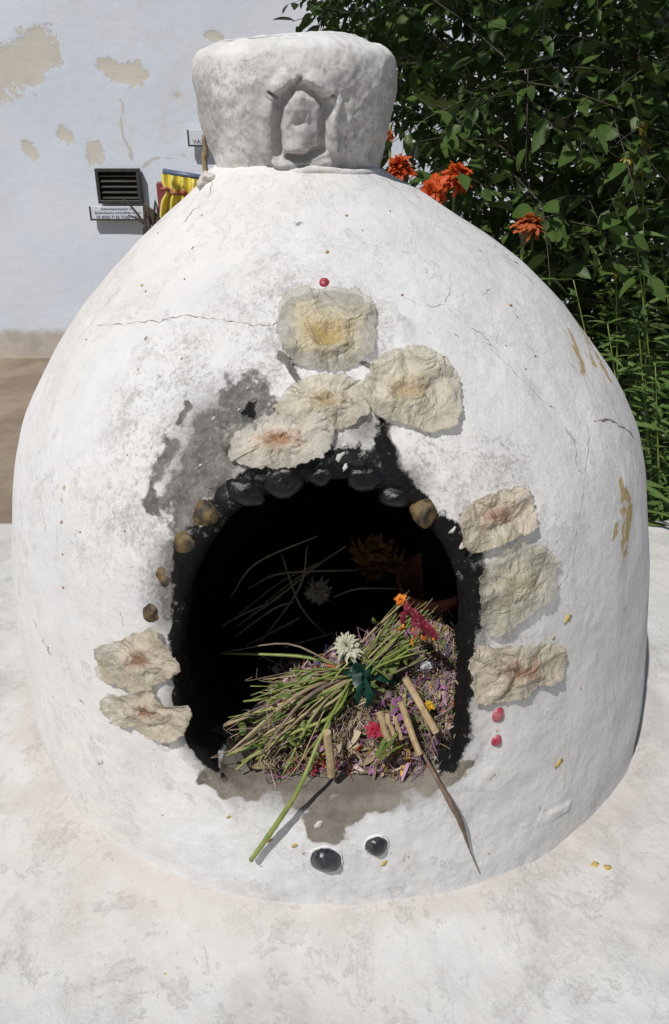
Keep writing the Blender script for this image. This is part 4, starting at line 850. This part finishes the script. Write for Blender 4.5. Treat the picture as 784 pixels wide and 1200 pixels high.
# dry blades behind the dome, left
dp = thing('dry_plant', (-.42, 1.85, GZ), 'dark dry plant with a broad blade and bent stem before the wall vent', 'plant')
M['dry_blade'] = hue('dark_dry_leaf', (.07, .05, .035), (.14, .10, .07), .7, .15)
def bl(pts, w_, n='blade'): 
    v, f_ = strip([at_y(x, y, 1.85) for x, y in pts], w_, .2, .4, 12, .2, (0, -1, 0)); obj(n, v, f_, M['dry_blade'], dp)
bl([(200, 300), (185, 266), (174, 250), (168, 242)], .028); bl([(178, 290), (170, 275), (168, 266)], .012)
for pts in ([(180, 300), (168, 262), (152, 240), (141, 231)], [(190, 290), (178, 270), (160, 256), (150, 252)], [(176, 300), (171, 280), (168, 270)]):
    v, f_ = tube([(-.40, 1.85, GZ)] + [at_y(x, y, 1.85) for x, y in pts], [.004, .003, .0028, .0022, .001], 6, True, 0, 5); obj('stem', v, f_, M['dry_blade'], dp)

# ------------------------------------------------------------------ vegetation
def leaf_mat(name, c1, c2, tr=.2, rough=.45):
    m, nt, p = mat(name); co = obj_co(nt)
    c = mix(nt, ramp(nt, noise(nt, 8, 3, .6, nd(nt, 'NewGeometry').outputs['Position']), .35, .65), c1, c2)
    c = mix(nt, math_(nt, 'MULTIPLY', nd(nt, 'NewGeometry').outputs['Random Per Island'], .45), c, tuple(1.5 * q for q in c2))
    put(nt, p.inputs['Base Color'], c); p.inputs['Roughness'].default_value = rough; p.inputs['Specular IOR Level'].default_value = .22
    tl = nd(nt, 'BsdfTranslucent', {0: c}); a = nd(nt, 'MixShader', {0: tr, 1: p.outputs[0], 2: tl.outputs[0]}); nt.links.new(a.outputs[0], nt.nodes['Material Output'].inputs[0]); return m
M['leaf'] = leaf_mat('tree_leaf', (.030, .062, .012), (.066, .112, .026)); M['leaf2'] = leaf_mat('narrow_leaf', (.055, .11, .022), (.10, .16, .045)); M['bark'] = simple('bark', (.06, .045, .032), .9, (.10, .08, .06), 30, .006, 60)
M['mari'] = hue('marigold_petal', (.60, .065, .006), (.70, .12, .010), .6, .2, 200); M['mari_dry'] = hue('wilted_marigold_petal', (.42, .085, .02), (.52, .13, .03), .7, .15, 200)
M['yellow'] = hue('yellow_floret', (.42, .36, .04), (.5, .42, .08), .6, .2)
def leaf_geo(l=1., w=.5, n=5, fold=.18, arch=.15):
    V_ = []
    for i in range(n + 1):
        t = i / n; ww = w * l * math.sin(math.pi * t ** .75) ** .85 * .5 if 0 < t < 1 else .0; z = -arch * l * t * t
        V_ += [(-ww, t * l, z + fold * ww), (0, t * l, z), (ww, t * l, z + fold * ww)]
    F_ = []
    for i in range(n):
        a = 3 * i; F_ += [[a, a+1, a+4, a+3], [a+1, a+2, a+5, a+4]]
    return np.array(V_), F_
LG = [leaf_geo(1, .50, 5, .25, .10), leaf_geo(1, .44, 5, .45, .25), leaf_geo(1, .56, 5, .12, .18)]; LM = []
def leaf_mesh(g, m, nm):
    me = bpy.data.meshes.new(nm); me.from_pydata(g[0].tolist(), [], g[1]); me.materials.append(m); me.polygons.foreach_set('use_smooth', np.ones(len(me.polygons), bool)); return me
LM = [leaf_mesh(g, M['leaf'], 'leaf') for g in LG]
def rot_to(d, roll):
    d = Vector(d).normalized(); q = d.to_track_quat('Y', 'Z'); return (q.to_matrix() @ Matrix.Rotation(roll, 3, 'Y'))
def make_tree(name, label, base, trunk, sprigs, n_part, size, group='trees and shrubs behind the burner'):
    t = thing(name, base, label, 'tree', group); prt = [tube(trunk, np.linspace(.05, .02, 4), 9, True, .06, 6)]
    leaves = []; rs = np.random.default_rng(len(sprigs)); tw = []
    for c, d, k in sprigs:
        d = np.array(d) / np.linalg.norm(d); L_ = rs.uniform(.16, .30); e = c + d * L_; tw.append(tube([c, c + d * L_ * .5 + [0, 0, .01], e], [.0016, .0012, .0006], 4, False))
        for i in range(k):
            s_ = (i + .6) / k; q = c + d * L_ * s_; side = (-1) ** i; perp = np.cross(d, [0, 0, 1.]); perp /= np.linalg.norm(perp) + 1e-9
            dr = d * rs.uniform(.2, .8) + perp * side * rs.uniform(.5, 1.1) + np.array([0, 0, rs.normal(-.25, .35)]) + rs.normal(0, .2, 3)
            leaves.append((q, rot_to(dr, rs.normal(0, .5)), size * rs.uniform(.55, 1.25), rs.integers(3)))
    v, f_ = join(prt); obj('trunk', v, f_, M['bark'], t); v, f_ = join(tw); tws = obj('twigs', v, f_, M['bark'], t, kind='stuff')
    def score(L_):
        q = L_[0]; Zd = q[1] * math.cos(PITCH) - (q[2] - CAM_H) * math.sin(PITCH); u = 392 + FPX * q[0] / Zd; vv = 600 - FPX * (q[1] * math.sin(PITCH) + (q[2] - CAM_H) * math.cos(PITCH)) / Zd
        inn = 10 < u < 775 and 10 < vv < 540 and not (u < 640 and vv > 60 + (u - 400) * 1.0 + 120); return (0 if inn else 100) + q[1]
    leaves.sort(key=score); VV = []; FF = []; n0 = 0
    for q, R3, s_, k in leaves[n_part:]:
        g = LG[k]; VV.append((g[0] * s_) @ np.array(R3).T + q); FF += [[i + n0 for i in f0] for f0 in g[1]]; n0 += len(g[0])
    cr = obj('crown', np.vstack(VV), FF, M['leaf'], t, kind='stuff') if VV else t
    for q, R3, s_, k in leaves[:n_part]:
        o = bpy.data.objects.new('leaf', LM[k]); col.objects.link(o); o.parent = cr; o.matrix_parent_inverse = t.matrix_basis.inverted() ; o.matrix_basis = Matrix.Translation(Vector(q)) @ R3.to_4x4() @ Matrix.Scale(s_, 4)
        if cr is not t: o.matrix_parent_inverse = Matrix.Identity(4)
    return t
rs = np.random.default_rng(3)
def in_frame_sprigs(n, y0, y1, inside):
    out_ = []
    while len(out_) < n:
        px, py, Y_ = rs.uniform(380, 830), rs.uniform(-40, 560), rs.uniform(y0, y1)
        if not inside(px, py) or py > 330 + max(0, px - 600) * 1.6 or py > 240 + max(0, px - 470) * .9: continue
        c = at_y(px, py, Y_)
        if c[2] < -.3: continue
        out_.append((c, (rs.normal(-.1, .7), rs.normal(-.5, .5), rs.normal(-.25, .5)), int(rs.integers(6, 10))))
    return out_
def bigmass(px, py):
    lx = np.interp(py, [-40, 40, 110, 160, 210, 300, 400], [385, 400, 462, 478, 500, 560, 620]); return px > lx + rs.normal(0, 14)
sp = in_frame_sprigs(1750, 2.45, 4.3, bigmass)
# unseen upper crown, added and spread sunward to shade the leaves in view
for k in range(1500):
    c = np.array([rs.uniform(-.8, 2.0), rs.uniform(1.5, 3.6), rs.uniform(1.55, 2.7)])
    if c[2] < .89 + .20 * c[1] + .45: c[2] += .6
    sp.append((c, (rs.normal(), rs.normal(), rs.normal(-.2, .4)), 8))
fs = []
while len(fs) < 60:
    px, py = rs.uniform(500, 790), rs.uniform(0, 330)
    if py > 250 + (px - 560) * .55 or px < 520 + rs.uniform(0, 60): continue
    fs.append((at_y(px, py, rs.uniform(1.9, 2.25)), (rs.normal(-.2, .7), rs.normal(-.5, .4), rs.normal(-.1, .5)), int(rs.integers(4, 7))))
sp += fs
make_tree('leafy_tree', 'dense dark green tree with pointed leaves behind the white dome', (1.0, 3.1, GZ), [(1.0, 3.1, GZ), (.98, 3.1, .5), (1.05, 3.0, 1.4), (.95, 2.9, 2.3)], sp, 290, .062)
sb = []
for k in range(420):
    c = np.array([rs.uniform(.55, 2.0), rs.uniform(2.5, 3.1), rs.uniform(GZ + .1, .95)]); sb.append((c, (rs.normal(-.2, .7), rs.normal(-.5, .5), rs.normal(0, .5)), 8))
make_tree('dark_shrub', 'low dark shrub filling the gap behind the tall weeds', (1.3, 2.8, GZ), [(1.3, 2.8, GZ), (1.29, 2.8, -.2), (1.32, 2.8, .2), (1.3, 2.8, .7)], sb, 60, .065)
# narrow-leaved weeds at the right
NL = leaf_geo(1, .17, 6, .3, .35); NLM = leaf_mesh(NL, M['leaf2'], 'narrow_leaf')
def weed(base, top, n, size, label, bloom=None):
    t = thing('tall_weed', base, label, 'plant', 'tall weeds right of the burner'); base, top = np.array(base), np.array(top); mid = (base + top) / 2 + rs.normal(0, .02, 3)
    pts = catmull([base, mid, top], 14); v, f_ = tube(pts, [.004, .003, .0012], 6); obj('stem', v, f_, M['stem_green'], t)
    n = int(n * 1.7)
    for i in range(n):
        s_ = .30 + .70 * i / n; q = pts[min(len(pts) - 1, int(s_ * len(pts)))]; a = i * 2.4 + rs.normal(0, .3); dr = (math.cos(a), math.sin(a), rs.uniform(.0, .8)); sz = size * (1.2 - .5 * s_ ** 3) * rs.uniform(.7, 1.25)
        o = bpy.data.objects.new('leaf', NLM); col.objects.link(o); o.parent = t; o.matrix_parent_inverse = t.matrix_basis.inverted(); o.matrix_basis = Matrix.Translation(Vector(q)) @ rot_to(dr, rs.normal(0, .4)).to_4x4() @ Matrix.Scale(sz, 4)
    if bloom:
        for k in range(bloom): rosette(top + np.array([rs.normal(0, .014), rs.normal(0, .014), -.022 * k]), rs.normal(0, 1, 3) + np.array([0, -.5, 1]), .020, 2, 9, M['yellow'], 'floret', t, .1, .3, 200 + k)
    return t
def wp(px, py, Y_): return tuple(at_y(px, py, Y_))
weeds = [((760, 760, 1.8), (712, 380, 1.78), 46, .085, 'leafy weed whose narrow blades touch the dome edge', 0), ((775, 760, 2.0), (742, 250, 1.98), 56, .09, 'tall weed standing between the tallest weed and the yellow-headed one', 0), ((735, 700, 2.0), (722, 322, 1.95), 44, .085, 'tall weed topped by a dull yellow-green flower head', 1), ((765, 700, 2.1), (752, 150, 2.1), 60, .085, 'tallest weed with drooping yellow florets', 7),
         ((790, 700, 1.9), (672, 328, 1.85), 26, .06, 'leaning pale green weed stem crossing the other weeds', 0), ((745, 760, 1.95), (748, 380, 1.9), 46, .075, 'short leafy weed with fine narrow leaves close behind the dome', 0),
         ((770, 760, 2.3), (700, 300, 2.25), 46, .09, 'broad-leafed weed behind the leaning stem', 0), ((800, 760, 2.2), (775, 290, 2.2), 50, .09, 'bushy weed behind the tallest weed', 0), ((790, 800, 1.9), (768, 430, 1.85), 40, .07, 'low weed at the foot of the dome', 0), ((720, 700, 2.4), (735, 400, 2.35), 44, .08, 'shaded weed low behind the leafy ones', 0)]
for b, tp_, n, sz, lb, bl_ in weeds:
    q = at_y(b[0], b[1], b[2]); weed((float(q[0]), b[2], GZ), wp(*tp_), n, sz, lb, bl_)
# marigolds behind the dome
def marigold(px, py, Y_, r, nrm, label, mk='mari', long=False, seed=0, layers=6):
    c = at_y(px, py, Y_); t = thing('marigold', (float(c[0]) + .03, Y_ + .02, GZ), label, 'flower', 'marigolds behind the burner'); n = np.array(nrm, float); n /= np.linalg.norm(n)
    rosette(c, n, r, layers, 22, M[mk], 'petals', t, .55, .34, seed, .45); cl_ = r * (1.3 if long else .55)
    ca = [c - n * r * .05, c - n * cl_ * .5, c - n * cl_]; v, f_ = tube(ca, [r*.42, r*.34, r*.12], 10, True, .04, 4); obj('calyx', v, f_, hue('calyx_%d' % seed, (.16, .10, .06), (.20, .20, .05), .6, 0), t)
    v, f_ = tube([ca[2], ca[2] + np.array([.006, .01, -.10]), (float(c[0]) + .03, Y_ + .02, GZ)], [.0028, .003, .004], 6, True, 0, 8); obj('stem', v, f_, M['stem_green'], t)
    for k in range(5):
        q = np.array([float(c[0]) + .015, Y_ + .015, c[2] - .12 - .09 * k]); o = bpy.data.objects.new('leaf', NLM); col.objects.link(o); o.parent = t; o.matrix_parent_inverse = t.matrix_basis.inverted(); o.matrix_basis = Matrix.Translation(Vector(q)) @ rot_to((math.cos(2.4*k), math.sin(2.4*k), .4), 0).to_4x4() @ Matrix.Scale(.08, 4)
marigold(468, 196, 1.90, .034, (-.1, -.35, 1), 'orange marigold bloom beside the flared neck', seed=41)
marigold(536, 206, 1.80, .036, (.35, -.45, .9), 'brightest orange marigold head overlapping a drooping one', seed=42)
marigold(508, 224, 1.78, .034, (-.6, -.7, .15), 'drooping dark orange marigold hanging against the dome edge', seed=43)
marigold(621, 264, 1.70, .033, (.25, -.1, 1), 'wilted rusty marigold with a long tube-like calyx', 'mari_dry', True, 44, 4)
marigold(455, 158, 2.1, .016, (-.2, -.5, .8), 'small rusty marigold bud half hidden by the neck', 'mari_dry', False, 45, 3)

# a few dry bits on the ledge
plat = bpy.data.objects['platform']
for x, y, r in [(697, 1012, 5), (712, 1016, 3.5), (193, 1142, 2.5), (540, 1120, 2), (70, 1060, 2)]:
    c = at_z(x, y, .004); c = at_z(x, y, float(PLAT[np.argmin(np.hypot(PLAT[:, 0] - c[0], PLAT[:, 1] - c[1])), 2]) - .0004)
    k = r * pxm(c); an = [(random.uniform(.6, 1.2), t) for t in np.linspace(0, 2*math.pi, 9, endpoint=False)]
    V_ = [c + np.array([0, 0, .001])] + [c + k * q * np.array([math.cos(t), math.sin(t), 0]) for q, t in an] + [c + k * q * np.array([math.cos(t), math.sin(t), 0]) - np.array([0, 0, .012]) for q, t in an]
    obj('paint_fleck', V_, [[0, 1+i, 1+(i+1) % 9] for i in range(9)] + [[1+i, 10+i, 10+(i+1) % 9, 1+(i+1) % 9] for i in range(9)], M['fleck'], plat)
